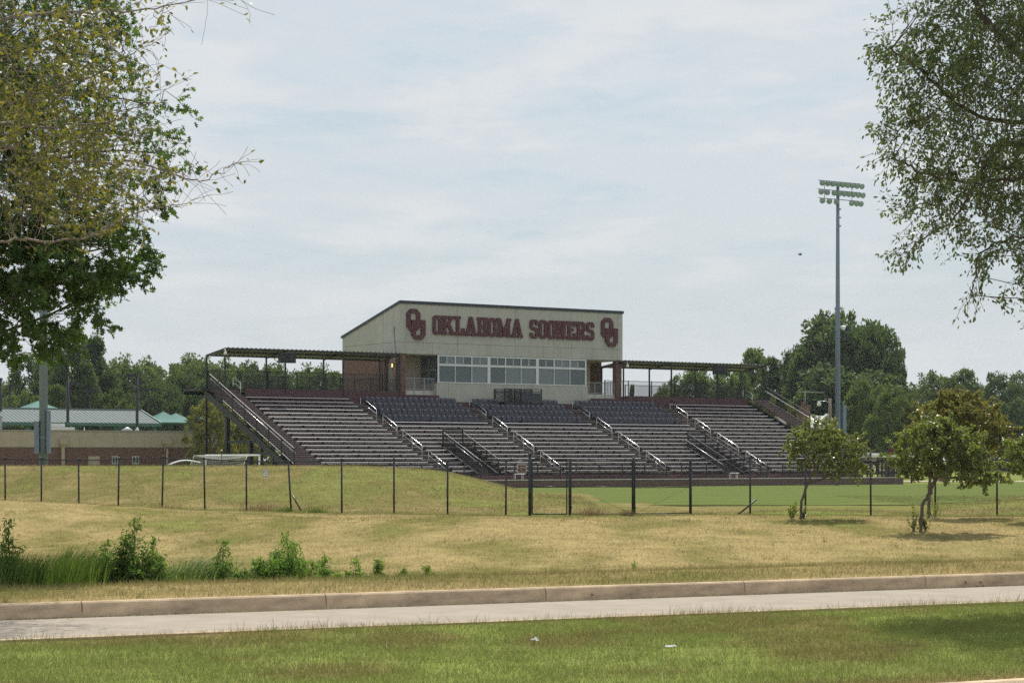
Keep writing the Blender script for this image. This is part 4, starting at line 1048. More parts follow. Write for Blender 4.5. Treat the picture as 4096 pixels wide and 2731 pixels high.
OO = [[(.34, 0), (.98, 0), (1.33, .37), (1.33, 1.47), (.97, 1.84), (.35, 1.84), (0, 1.47), (0, .37)], [(.40, .44), (.40, 1.46), (.92, 1.46), (.92, .44), (.86, .38), (.46, .38)]]
UU = [[(.45, .40), (.81, 0), (1.46, 0), (1.80, .38), (1.80, 1.63), (1.38, 1.63), (1.38, .38), (.87, .38), (.87, 1.62), (.45, 1.62)]]
for s in (.54, 20.52):
    lg = empty('logo', (s, 0, 11.67), 0, pb); lg['label'] = 'interlocking maroon O and U emblem'
    me = polys_mesh('emblem_letter', [[(x, y + .70) for x, y in p_] for p_ in OO], .10, M['maroon_letter']); o = link('emblem_letter', me, lg); o.rotation_euler = (R(90), 0, 0); o.location = (0, -.12, 0)
    me = polys_mesh('emblem_letter', UU, .13, M['maroon_letter']); o = link('emblem_letter', me, lg); o.rotation_euler = (R(90), 0, 0); o.location = (0, -.15, 0)

for s, z0 in ((14.86, 11.62), (15.42, 11.55)):
    SB().add([(s, -.0535, 12.15), (s + .07, -.0535, 12.15), (s + .05, -.0535, z0), (s + .02, -.0535, z0 + .1)], [(0, 3, 2, 1)]).put('rain_streak', 'joint', pb)
# camera platform in front of the press box
bz = (9.15, -1.75, 6.55); o = SF('camera_platform', *bz, 'black railed camera platform with a dark tarp in front of the press box', 'platform')
SB().box(9.15, 13.05, -1.8, -.25, 6.45, 6.58).put('floor', 'black_steel', o)
for s in (9.25, 10.9, 12.95):
    for t in (-1.75, -.35): SB().box(s - .05, s + .05, t - .05, t + .05, 5.0, 6.5).put('leg', 'black_steel', o)
for a, b in ((9.19, 10.92), (11.22, 12.98)):
    for t in (-1.75, -.3):
        for z in (7.53, 7.71, 6.66): SB().bar((a, t, z), (b, t, z), .05, .05).put('rail', 'black_steel', o)
        for s in (a, b) + (((a + .5),) if a < 10 and t < -1 else ()): SB().box(s - .045, s + .045, t - .045, t + .045, 6.55, 7.74).put('railing_post', 'black_steel', o)
        mb = SB(); x = a + .1
        while x < b - .05: mb.bar((x, t, 6.66), (x, t, 7.53), .02, .02); x += .1
        tag(mb.put('pickets', 'black_steel', o), kind='stuff')
SB().bar((9.2, -1.78, 7.3), (9.95, -1.78, 6.62), .06, .06).put('brace', 'black_steel', o)
SB().box(11.06, 12.93, -1.84, -1.80, 6.62, 7.37).put('tarp', 'trim_dark', o)
SB().box(9.2, 13.0, -1.79, -1.3, 5.7, 6.44).put('skirt', 'black_steel', o)

# ------------------------------------------------------------------ floodlight poles
def floodpole(x, y, ztop, r0, r1, lab, lamps):
    o = empty('floodlight_pole', (x, y, -.4), R(33) if lamps else 0.0); tag(o, lab, 'light pole')
    MB().tube([(0, 0, 0), (0, 0, (ztop + .4) * .5), (0, 0, ztop + .4)], [r0, (r0 + r1) / 2, r1], 14).build('pole', M['pole_grey'], o, True)
    for z in (3.5, 8.5, 13.0): MB().lathe((0, 0, z), [(r0 * 1.0, -.06), (r0 * 1.04, -.05), (r0 * 1.04, .05), (r0, .06)], 14).build('band', M['pole_grey'], o, True)
    return o
Yp = 190.; pr = at(3351, 1830, Yp)
fp = floodpole(pr.x, Yp, 26.3, .265, .145, 'tall grey floodlight pole with three rows of round lamps', True)
H0 = 26.8
px_m = lambda xs: [(x - 527) * .4785 / FPX * 190. / .84 for x in xs]
ROWL = [(26.62, px_m([372, 422, 468, 515, 558, 604, 647, 690, 736])), (25.83, px_m([362, 417, 481, 529, 573, 616, 658, 703, 745])), (25.05, px_m([373, 435, 500, 641, 687, 727]))]
for z, xs_ in ROWL:
    MB().bar((min(xs_) - .2, .1, z + .24), (max(xs_) + .1, .1, z + .24), .06, .06).build('crossarm', M['pole_grey'], fp)
    for i, x in enumerate(xs_):
        rot = -.35 + .9 * (i / (len(xs_) - 1)); gx_, gy_, ph_ = math.sin(rot) * .8, -1.0, R(33)
        ax = Vector((gx_ * math.cos(ph_) + gy_ * math.sin(ph_), -gx_ * math.sin(ph_) + gy_ * math.cos(ph_), -.32)).normalized()
        c = Vector((x, -.2, z - .02))
        lm = MB().lathe(c, [(.04, -.26), (.09, -.21), (.16, -.12), (.235, .01), (.26, .07), (.26, .10)], 12, ax).build('lamp', M['pole_grey'], fp, True)
        MB().lathe(c, [(.245, .075), (.12, .10), (.001, .11)], 12, ax).build('lens', M['lamp_glass'], lm, True)
        MB().bar((x, .1, z + .22), c - ax * .2, .03, .03).build('lamp_bracket', M['pole_grey'], lm)
for x in (-1.45, 1.78): MB().bar((x, .12, 25.25), (x, .12, 26.85), .04, .04).build('upright', M['pole_grey'], fp)
for z in (22.85, 23.6, 24.35): MB().box(.13, .28, -.1, .08, z, z + .15).build('junction_box', M['pole_grey'], fp)
hs_ = at(3351, 1312, Yp).z + .4
MB().lathe((.55, -.2, hs_), [(.001, -.38), (.13, -.35), (.19, -.18), (.23, .0), (.23, .12)], 10, (.75, -.55, -.28)).build('horn_housing', M['white_paint'], fp, True)
MB().box(.62, 1.05, -.55, -.2, hs_ - .32, hs_ + .16).build('horn_mouth', M['trim_dark'], fp)
for z in (.3, -.35, -.8): MB().bar((-.26, 0, hs_ + z), (.4, -.1, hs_ + z), .05, .06).build('clamp', M['trim_dark'], fp)
MB().box(.45, .75, -.25, 0, hs_ - .95, hs_ - .5).build('control_box', M['trim_dark'], fp)
MB().box(.38, .75, -.3, .1, 3.8, 7.0).build('cabinet', M['pole_grey'], fp)
Yl = 130.; pl_ = at(174, 1830, Yl)
fl = floodpole(pl_.x, Yl, 24, .27, .2, 'grey floodlight pole with two steel cabinets beside the low brick building', False)
f_ = lambda u, v: at(u, v, Yl) - Vector((pl_.x, Yl, -.4))
for (u0, v0, u1, v1) in ((141, 1684, 160, 1814), (190, 1642, 203, 1814)):
    a, b = f_(u0, v1), f_(u1, v0)
    MB().box(a.x, b.x, -.3, .05, a.z, b.z).build('cabinet', M['pole_grey'], fl)
    for f in (.15, .5, .85): z = a.z + (b.z - a.z) * f; MB().bar((a.x if u0 < 174 else b.x - .1, -.1, z), (0, 0, z), .05, .05).build('strap', M['pole_grey'], fl)
    MB().box(a.x + .03, b.x - .03, -.32, -.301, a.z + (b.z - a.z) * .56, b.z - .05).build('cabinet_door', M['pole_grey'], fl)
# third pole whose head hides in the trees is not in the photo

# ------------------------------------------------------------------ low brick building and what stands behind it
def at_st(u, v, t):
    """photo pixel on a plane parallel to the stand, t behind its front"""
    a = (u - 2048) / FPX
    A = E1[0] - a * E1[1]; B = a * (P0[1] + t * E2[1]) - P0[0] - t * E2[0]
    s = B / A; Y = P0[1] + s * E1[1] + t * E2[1]
    return s, ZC + (VH - v) / FPX * Y
TB = 22.0
q = lambda x, y: at_st(x * 1000 / 2091, 1300 + y * 1000 / 2091, TB)
sR, zt_ = q(1897, 890); sL = q(-500, 880)[0]; zb_ = q(1200, 1022)[1]
lb = SF('low_building', sL, TB, -.4, 'long low building with tan upper band and red brick base', 'building')
SB().box(sL, sR, TB, TB + 8, -.5, zb_).put('brick_base', 'brick_red', lb)
x = sL
while x < sR - .1:
    e_ = min(x + 6.1, sR); SB().box(x + .006, e_ - .006, TB - .06, TB + 8, zb_ + .02, zt_ - .1).put('wall_panel', 'tan_wall', lb); x = e_
SB().box(sL, sR + .06, TB - .1, TB + 8.05, zt_ - .1, zt_ + .03).put('coping', 'joint', lb)
SB().box(sL, sR, TB - .03, TB - .0, zb_ - .04, zb_ + .02).put('ledge', 'joint', lb)
for u in (519, 1384):
    s, z1 = q(u, 945); s2, z2 = q(u, 990)
    d_ = SB().box(s - .38, s + .38, TB - .45, TB - .065, z2, z1).put('rain_head', 'tan_wall', lb)
    SB().add([(s - .38, TB - .45, z2), (s + .38, TB - .45, z2), (s + .38, TB - .07, z2), (s - .38, TB - .07, z2), (s - .15, TB - .3, z2 - .3), (s + .15, TB - .3, z2 - .3), (s + .15, TB - .07, z2 - .3), (s - .15, TB - .07, z2 - .3)], [(0, 1, 5, 4), (1, 2, 6, 5), (3, 0, 4, 7)]).put('funnel', 'tan_wall', d_)
    SB().box(s - .13, s + .13, TB - .3, TB - .065, -.4, z2 - .3).put('downpipe', 'tan_wall', lb)
for u0, u1 in ((935, 987), (1107, 1162)):
    (a, z1), (b, z0) = q(u0, 1095), q(u1, 1160)
    w = SB().box(a, b, TB - .03, TB + .02, z0, z1).put('window', 'window_white', lb)
    m_ = (a + b) / 2
    for x0, x1 in ((a + .06, m_ - .04), (m_ + .04, b - .06)): SB().box(x0, x1, TB - .045, TB - .031, z0 + .08, z1 - .06).put('pane', 'window_glass', w)
(a, z1), (b, _) = q(738, 1095), q(832, 1095)
d_ = SB().box(a, b, TB - .05, TB + .02, -.4, z1).put('door', 'tan_wall', lb); SB().box(b - .3, b - .2, TB - .1, TB - .051, .7, .8).put('handle', 'galvanised', d_)
for u, r_ in ((1182, .38), (1268, .14), (820, .05)):
    s, _ = q(u, 880); SB().lathe((s, TB + 3, zt_ - .05), [(r_, 0), (r_, .12), (r_ * 1.35, .16), (r_ * .2, .42), (.001, .43)], 10).put('roof_vent', 'white_paint', lb, True)
# rooftop units
s, _ = q(20, 850); SB().box(s - 2.6, s + 1.5, TB + 4, TB + 7, zt_ - .1, zt_ + 1.25).put('roof_unit', 'grey_paint', lb)

# open picnic shelter with standing seam roof
TS = 52.0
q2 = lambda x, y, t=TS: at_st(x * 1000 / 2091, 1300 + y * 1000 / 2091, t)
sR2, ze = q2(1345, 822); sL2 = q2(-420, 812)[0]; zr = q2(1190, 715, TS + 5)[1]
sh = SF('picnic_shelter', sL2, TS, 0, 'open shelter with long pale standing seam metal roof behind the low building', 'shelter')
dep = 5.0
SB().add([(sL2, TS, ze), (sR2, TS, ze), (sR2, TS + dep, zr), (sL2, TS + dep, zr), (sL2, TS + 2 * dep, ze), (sR2, TS + 2 * dep, ze)], [(0, 1, 2, 3), (3, 2, 5, 4)]).put('roof', 'standing_seam', sh)
SB().add([(sL2, TS + .02, ze - .12), (sR2, TS + .02, ze - .12), (sR2, TS + dep, zr - .12), (sL2, TS + dep, zr - .12), (sL2, TS + 2 * dep, ze - .12), (sR2, TS + 2 * dep, ze - .12)], [(3, 2, 1, 0), (4, 5, 2, 3)]).put('roof_lining', 'green_trim', sh)
x = sL2; seam = MB().bar((0, 0, .02), (0, dep, zr - ze + .02), .045, .06).mesh('roof_seam', M['green_trim'])
while x < sR2 - .02:
    o = link('roof_seam', seam, sh); o.location = (x - sL2, 0, ze); x += (sR2 - sL2) / 52
SB().box(sL2, sR2 + .05, TS - .12, TS - .01, ze - .32, ze - .02).put('gutter', 'green_trim', sh)
SB().bar((sR2 + .03, TS - .1, ze + .02), (sR2 + .03, TS + dep, zr + .02), .12, .2).put('verge_trim', 'green_trim', sh)
SB().box(sL2, sR2, TS + dep - .12, TS + dep + .12, zr + .0, zr + .14).put('ridge_cap', 'standing_seam', sh)
for u in (250, 520, 655, 980, 1150, 1307):
    s, _ = q2(u, 800)
    for t in (TS + .6, TS + 9): SB().box(s - .2, s + .2, t - .2, t + .2, -.2, ze - .1 + (.0 if t < TS + 5 else 0)).put('column', 'green_trim', sh)
s, _ = q2(640, 860); SB().box(sL2 + 4, sR2 - 1, TS + 8.5, TS + 8.7, -.2, ze - .5).put('back_screen', 'trim_dark', sh)
# white rooftop enclosure between
s, z0 = at_st(440 * .4782, 1300 + 875 * .4782, 40); s1, z1 = at_st(625 * .4782, 1300 + 853 * .4782, 40)
o = SF('white_trailer', s, 40, -.4, 'white box trailer roof showing over the low building', 'trailer')
SB().box(s, s1, 40, 42.4, .5, z1).put('body', 'white_paint', o); SB().box(s - .3, s + 1.3, 40.2, 42.2, z1 + .02, z1 + .35).put('roof_unit', 'white_paint', o)
for x in (s + 1, s1 - 1): SB().lathe((x, 39.98, .1), [(.5, 0), (.5, .25), (.2, .26)], 12, (0, 1, 0), True).put('wheel', 'trim_dark', o)

# teal shade tents
def tent(u0, u1, ua, va, vb, Y, lab):
    a, b, c = at(u0, vb, Y), at(u1, vb, Y), at(ua, va, Y); w = (b.x - a.x); h = c.z - a.z; z0 = a.z
    o = empty('shade_tent', ((a.x + b.x) / 2, Y, 0), .6); tag(o, lab, 'tent', 'teal shade tents')
    mb = MB(); n_ = 4; half = w / 2 * .74; rings = []
    for k, f in enumerate((0, .25, .5, .75, 1.0)):
        hh = z0 + h * f ** 1.25 if f < 1 else z0 + h
        r_ = half * (1 - f); rings.append([(sx * r_, sy * r_, hh) for sx, sy in ((-1, -1), (1, -1), (1, 1), (-1, 1))])
    vs = [p for r_ in rings for p in r_]; fs = [(k * 4 + i, k * 4 + (i + 1) % 4, (k + 1) * 4 + (i + 1) % 4, (k + 1) * 4 + i) for k in range(4) for i in range(4)]
    mb.add(vs, fs).build('canopy', M['teal_fabric'], o)
    for sx, sy in ((-1, -1), (1, -1), (1, 1), (-1, 1)):
        MB().tube([(sx * half * .97, sy * half * .97, -.3), (sx * half * .97, sy * half * .97, z0 + .02)], .08, 6).build('leg', M['black_steel'], o)
    for i in range(4):
        (x0, y0), (x1, y1) = [((-1, -1), (1, -1), (1, 1), (-1, 1))[j % 4] for j in (i, i + 1)]
        MB().bar((x0 * half, y0 * half, z0 - .02), (x1 * half, y1 * half, z0 - .02), .1, .14).build('valance', M['green_trim'], o)
qq = lambda x: x * .4782
tent(qq(70), qq(560), qq(298), 1300 + qq(633), 1300 + qq(712), 236, 'teal tent peeking over the shelter ridge next to the grey cabinet pole')
tent(qq(1130), qq(1600), qq(1370), 1300 + qq(722), 1300 + qq(818), 232, 'teal tent standing past the end of the metal shelter roof')
tent(qq(1300), qq(1640), qq(1455), 1300 + qq(735), 1300 + qq(800), 246, 'teal tent half hidden behind the tent at the shelter end')
tent(qq(1530), qq(1750), qq(1640), 1300 + qq(742), 1300 + qq(800), 238, 'teal tent mostly behind the yellow-green tree')

# court lights
def court_light(u, vt, Y, l0, l1, lab, thick=.13):
    p = at(qq(u), 1300 + qq(vt), Y); o = empty('court_light', (p.x, Y, -.3)); tag(o, lab, 'light pole', 'court lights')
    h = p.z + .3
    MB().tube([(0, 0, 0), (0, 0, h)], [thick, thick * .8], 8).build('pole', M['black_steel'], o, True)
    x0, x1 = (qq(l0) - qq(u)) / FPX * Y, (qq(l1) - qq(u)) / FPX * Y
    hd = MB(); hd.box(x0, x1, -.25, .25, h - .12, h + .12).build('lamp_head', M['black_steel'], o)
    MB().box(x0 + .1, x1 - .1, -.2, .2, h - .16, h - .121).build('lens', M['trim_dark'], o)
court_light(8, 452, 215, -60, 18, 'tall black court light cut by the picture edge near the poplar')
court_light(80, 505, 230, 75, 156, 'black court light with one short arm in front of the poplar tree', .11)
court_light(567, 433, 215, 478, 572, 'thick black court light with arm towards the poplar, by the goal upright', .17)
court_light(578, 488, 228, 575, 656, 'black court light standing directly behind the thick one by the upright', .12)
court_light(753, 548, 240, 681, 829, 'black T-shaped court light between the two thick court lights', .1)
court_light(1147, 420, 215, 1060, 1158, 'thick black court light with arm over the shelter roof end', .17)
court_light(1150, 475, 228, 1142, 1220, 'black court light standing directly behind the thick one at the roof end', .12)
court_light(1240, 537, 240, 1168, 1313, 'black T-shaped court light past the shelter roof end', .1)
court_light(1598, 690, 225, 1593, 1665, 'short black court light in front of the yellow-green tree', .13)
for i, (u, v0) in enumerate(((425, 458), (616, 455))):
    p = at(qq(u), 1300 + qq(v0), 280); o = empty('goal_upright', (p.x, 280, -.3)); tag(o, ('slim yellow-green goal upright between the cabinet pole and the thick court light', 'slim yellow-green goal upright right beside the thick court light')[i], 'goal post', 'football uprights')
    MB().tube([(0, 0, 0), (0, 0, p.z + .3)], .10, 8).build('upright', M['yellow_post'], o, True)
    MB().tube([(0, 0, 2.6), ((6.2 if i == 0 else -6.2) * .49, .1, 2.6)], .09, 8).build('crossbar', M['yellow_post'], o, True)

# ------------------------------------------------------------------ soccer goal, cart and poles behind the mound
g0, g1 = at(1037, 1823, 147), at(823, 1820, 153); zg = FIELD_Z
goal = empty('soccer_goal', (g0.x, g0.y, zg)); tag(goal, 'white soccer goal with sagging net behind the grassy mound', 'goal')
G = Vector((g0.x, g0.y, zg)); A_ = Vector((0, 0, 0)); B_ = Vector((g1.x, g1.y, zg)) - G; up = Vector((0, 0, 2.44))
for p_ in (A_, B_): MB().tube([p_, p_ + up], .06, 8).build('post', M['white_paint'], goal, True)
MB().tube([A_ + up - (B_ - A_).normalized() * .06, B_ + up + (B_ - A_).normalized() * .06], .06, 8).build('crossbar', M['white_paint'], goal, True)
bk = Vector((-E1[0], -E1[1], 0)) * 2.0
for p_ in (A_, B_):
    MB().tube([p_ + up, p_ + up + bk * .45, p_ + bk], .025, 6).build('net_stay', M['white_paint'], goal, True)
net = MB()
def netpt(f, g):
    p_ = A_.lerp(B_, f); sag = .28 * math.sin(math.pi * f) * math.sin(math.pi * min(1, g * 1.4))
    if g < .45: return p_ + up + bk * g - Vector((0, 0, sag))
    h_ = (g - .45) / .55; return (p_ + up + bk * .45).lerp(p_ + bk, h_) - Vector((0, 0, sag * (1 - h_)))
for i in range(37):
    net.tube([netpt(i / 36, g / 12) for g in range(13)], .010, 3, False)
for g in range(1, 24): net.tube([netpt(i / 12, g / 24) for i in range(13)], .010, 3, False)
tag(net.build('net', M['net_white'], goal), kind='stuff')
# utility cart: only its white roof shows
c_ = at(738, 1850, 158); cart = empty('utility_cart', (c_.x, 158, zg), .25); tag(cart, 'white curved cart roof just showing above the grassy mound by the soccer goal', 'cart')
rf = MB(); n_ = 9; vs = []
for i in range(n_):
    f = i / (n_ - 1); x = -1.15 + 2.3 * f; z = 1.93 + .20 * math.sin(math.pi * min(1, f * 1.05)) - .16 * (1 - f) ** 2
    for y in (-.6, -.3, .3, .6): vs.append((x, y, z + (.04 if abs(y) < .5 else 0)))
m0 = len(vs); vs2 = [(x, y, z - .06) for x, y, z in vs]
fs = []
for i in range(n_ - 1):
    for j in range(3): a = i * 4 + j; fs.append((a, a + 4, a + 5, a + 1)); fs.append((m0 + a, m0 + a + 1, m0 + a + 5, m0 + a + 4))
for i in range(n_ - 1): a = i * 4; fs += [(a, m0 + a, m0 + a + 4, a + 4), (a + 3, a + 7, m0 + a + 7, m0 + a + 3)]
fs += [(0, 1, m0 + 1, m0), (1, 2, m0 + 2, m0 + 1), (2, 3, m0 + 3, m0 + 2)]
rf.add(vs + vs2, fs).build('roof', M['white_paint'], cart, True)
for x in (-.9, .75):
    for y in (-.5, .5): MB().tube([(x, y, .7), (x, y, 1.9)], .02, 6).build('roof_post', M['black_steel'], cart)
MB().box(-1.1, 1.1, -.55, .55, .35, .75).build('body', M['white_paint'], cart); MB().box(-.3, .3, -.5, .5, .75, 1.2).build('seat', M['trim_dark'], cart)
for x in (-.8, .8):
    for y in (-.56, .5): MB().lathe((x, y, .25), [(.25, -.0), (.25, .1), (.1, .11)], 12, (0, 1, 0), True).build('wheel', M['trim_dark'], cart)
p = at(661, 1860, 156); o = MB().tube([(0, 0, 0), (0, 0, 2.6), (.06, 0, 2.95), (.22, 0, 3.08), (.36, 0, 3.0)], .05, 7).build('hooked_pole', M['black_steel'], None, True); o.location = (p.x, 156, zg); tag(o, 'black pole with a bent hook top beside the low building downpipe', 'pole')
p = at(887, 1800, 149); o = MB().tube([(0, 0, 0), (0, 0, 2.75)], .03, 6).build('net_pole', M['black_steel'], None, True); o.location = (p.x, 149, zg); tag(o, 'thin black pole standing in front of the soccer goal net', 'pole')
MB().lathe((0, 0, 2.75), [(.05, 0), (.07, .06), (.001, .12)], 8).build('cap', M['white_paint'], o, True)

# ------------------------------------------------------------------ beyond the far end of the stand
q6 = lambda x, y: (3000 + x * 1096 / 2291, 1500 + y * 1096 / 2291)
hY = 262.
h = empty('house', (at(q6(520, 0)[0], 0, hY).x, hY, -.2), .35); tag(h, 'white house gable with dark roof and tall brick chimney among the trees', 'house')
zr_ = at(0, q6(0, 325)[1], hY).z + .2; ze_ = at(0, q6(0, 410)[1], hY).z + .2
MB().box(-6.5, 2.2, 0, 7, -.4, ze_).build('wall', M['house_white'], h)
r_ = MB().add([(-6.8, 3.5, zr_), (2.5, 3.5, zr_), (2.5, -.5, ze_ - .3), (-6.8, -.5, ze_ - .3), (2.5, 7.5, ze_ - .3), (-6.8, 7.5, ze_ - .3), (-6.8, 3.5, zr_ - .15), (2.5, 3.5, zr_ - .15), (2.5, -.5, ze_ - .45), (-6.8, -.5, ze_ - .45), (2.5, 7.5, ze_ - .45), (-6.8, 7.5, ze_ - .45)],
              [(3, 2, 1, 0), (0, 1, 4, 5), (6, 7, 8, 9), (11, 10, 7, 6), (3, 9, 8, 2), (2, 8, 7, 1), (1, 7, 10, 4)]).build('roof', M['roof_shingle'], h)
gx = 1.3
MB().add([(gx - 2.2, -1.2, ze_ - .6), (gx + 2.2, -1.2, ze_ - .6), (gx, -1.2, zr_ - .2), (gx - 2.2, 3, ze_ - .6), (gx + 2.2, 3, ze_ - .6), (gx, 3, zr_ - .2)], [(0, 1, 2), (0, 2, 5, 3), (1, 4, 5, 2)]).build('gable', M['house_white'], h)
MB().bar((gx - 2.35, -1.35, ze_ - .75), (gx, -1.35, zr_ - .05), .35, .16, (0, 0, 1)).build('barge_board', M['white_paint'], h); MB().bar((gx + 2.35, -1.35, ze_ - .75), (gx, -1.35, zr_ - .05), .35, .16).build('barge_board', M['white_paint'], h)
MB().box(gx - .5, gx + .5, -1.25, -1.19, ze_ - .3, ze_ + .15).build('vent', M['trim_dark'], h)
cx = at(q6(492, 0)[0], 0, hY).x - h.location.x - .2; zc_ = at(0, q6(0, 262)[1], hY).z + .2
ch_ = MB().box(cx - .55, cx + .55, .4, 1.4, ze_ - .5, zc_).build('chimney', M['brick_red'], h); MB().box(cx - .65, cx + .65, .3, 1.5, zc_ - .01, zc_ + .15).build('cap', M['brick_brown'], ch_)
MB().box(cx - .35, cx + .1, .7, 1.1, zc_ + .15, zc_ + .6).build('flue', M['brick_red'], ch_)
an = MB().tube([(cx + .1, .9, zc_), (cx + .1, .9, zc_ + 1.9)], .03, 5); an.bar((cx - 1.0, .9, zc_ + 1.85), (cx + 2.8, 1.2, zc_ + 1.75), .03, .03)
for k in range(8): x = cx - .9 + k * .5; an.bar((x, .5 - .04 * k, zc_ + 1.84), (x, 1.5 + .04 * k, zc_ + 1.84), .02, .02)
an.build('antenna', M['galvanised'], h)
p = at(q6(668, 0)[0], q6(0, 195)[1], 246); o = empty('street_lamp', (p.x, 246, -.3)); tag(o, 'wooden pole street lamp with small curved arm near the chimney', 'street lamp')
MB().tube([(0, 0, 0), (0, 0, p.z + .3)], [.2, .16], 8).build('pole', M['wood_pole'], o, True)
MB().tube([(0, 0, p.z - .2), (-.5, 0, p.z + .02), (-1.2, 0, p.z)], .04, 6).build('arm', M['galvanised'], o, True)
MB().lathe((-1.25, 0, p.z - .35), [(.001, -.25), (.22, -.2), (.26, 0), (.12, .28), (.001, .34)], 8).build('lamp_head', M['white_paint'], o, True)

# flat white shelter and fence at the end of the wall
s_, z_ = 40.2, None
sa, za = at_st(3350 + 150 * .317, 1650 + 545 * .317, -12); sb, _ = at_st(3350 + 1000 * .317, 1823, -12)
o = SF('dugout_shelter', sa, -12, -.4, 'low flat white roofed shelter between the grandstand end and the redbud trees', 'shelter')
SB().box(sa, sb, -12.3, -9.2, za - .12, za + .08).put('roof', 'white_paint', o); SB().box(sa + .4, sb - .3, -12.0, -9.4, za - .30, za - .121).put('beam', 'tan_wall', o)
k = 0
for s in np.linspace(sa + .5, sb - .5, 5):
    SB().box(s - .06, s + .06, -11.9, -11.78, -.5, za - .3).put('post', 'black_steel', o)
    if k < 4: SB().add([(s + .2, -11.84, za - .3), (s + 1.4, -11.84, za - .3), (s + .2, -11.84, za - .75), (s + .2, -11.78, za - .3), (s + 1.4, -11.78, za - .3), (s + .2, -11.78, za - .75)], [(0, 1, 2), (3, 5, 4), (0, 3, 4, 1), (1, 4, 5, 2), (2, 5, 3, 0)]).put('knee_brace', 'tan_wall', o)
    k += 1
SB().box(sa + 2.2, sa + 3.6, -12.0, -10, za + .081, za + .25).put('roof_box', 'white_paint', o)
bz = (39.6, -17.6, .19); o = SF('end_fence', *bz, 'tall dark picket fence and gate posts at the end of the brick wall', 'fence')
picket_rail(o, bz, [(36.9, -17.6, .19), (39.5, -17.6, .19)], 1.75, (.06, .98), .1, post_every=1.3, pw=.03)
s0_, _ = at_st(3350 + 590 * .317, 0, -16); SB().box(s0_, s0_ + 1.0, -16.2, -16.0, -.3, 1.85).put('gate_panel', 'maroon', o)
p = at(3350 + 693 * .317, 1650 + 300 * .317, 235); o = empty('globe_lamp', (p.x, 235, -.2)); tag(o, 'slim dark lamp post with white globe in front of the trees', 'street lamp')
MB().tube([(0, 0, 0), (0, 0, p.z)], .07, 7).build('pole', M['black_steel'], o, True); MB().lathe((0, 0, p.z + .1), [(.001, -.3), (.2, -.25), (.32, 0), (.25, .25), (.001, .36)], 10).build('globe', M['white_paint'], o, True)
p = at(3350 + 675 * .317, 1650 + 515 * .317, 225); o = empty('small_banner', (p.x, 225, -.3)); tag(o, 'small maroon banner on a post above the white shelter roof', 'banner')
MB().box(-.35, .35, -.02, .02, p.z - .5, p.z + .9).build('cloth', M['maroon_letter'], o); MB().tube([(.4, 0, 0), (.4, 0, p.z + 1)], .04, 6).build('pole', M['black_steel'], o)
sw0 = at(3350 + 1280 * .317, 1650 + 850 * .317, 205); sw1 = at(3350 + 1425 * .317, 1650 + 790 * .317, 205)
o = MB().box(0, sw1.x - sw0.x, 0, .4, -.2, sw1.z - sw0.z).build('brick_planter', M['brick_brown']); o.location = (sw0.x, 205, sw0.z); o.location.z = FIELD_Z + .05; tag(o, 'low brown brick planter wall beside the path behind the redbud trunk', 'planter')
MB().box(-.05, sw1.x - sw0.x + .05, -.05, .45, sw1.z - sw0.z, sw1.z - sw0.z + .06).build('coping_stone', M['concrete_cap'], o)

# ------------------------------------------------------------------ trees: grown skeletons with real leaves
LEAF = {
 'elm': [(0, 0), (.3, .19), (.62, .2), (1, 0), (.62, -.2), (.3, -.19)],
 'oak': [(0, 0), (.16, .04), (.22, .24), (.34, .07), (.46, .38), (.58, .08), (.72, .30), (.80, .05), (1, 0), (.80, -.05), (.72, -.30), (.58, -.08), (.46, -.38), (.34, -.07), (.22, -.24), (.16, -.04)],
 'heart': [(0, 0), (-.05, .25), (.18, .46), (.55, .38), (1, 0), (.55, -.38), (.18, -.46), (-.05, -.25)],
 'lance': [(0, 0), (.35, .13), (.7, .1), (1, 0), (.7, -.1), (.35, -.13)],
 'card': [(0, 0), (.5, .33), (1, 0), (.5, -.33)],
 'blade': [(0, .5), (1, 0), (0, -.5)]}
def leaf_mesh(name, P, Dv, size, shape, material, r_, droop=.3, jit=.9, sizevar=.5):
    """one flat leaf at each point; Dv is the direction it grows in"""
    n = len(P); T = np.array(LEAF[shape]); k = len(T)
    U = Dv + r_.normal(0, jit, (n, 3)); U[:, 2] -= droop; U /= np.linalg.norm(U, axis=1, keepdims=True) + 1e-9
    A = r_.normal(0, 1, (n, 3)) + np.array([0, 0, .6]); Vv = np.cross(A, U); Vv /= np.linalg.norm(Vv, axis=1, keepdims=True) + 1e-9
    Nn = np.cross(U, Vv)
    s = size * (1 - sizevar / 2 + sizevar * r_.random(n))
    W = P[:, None] + s[:, None, None] * (T[None, :, 0:1] * U[:, None] + T[None, :, 1:2] * Vv[:, None] + (.22 * np.abs(T[None, :, 1:2]) - .12 * T[None, :, 0:1] ** 2) * Nn[:, None])
    return fastmesh(name, W.reshape(-1, 3), k, material)

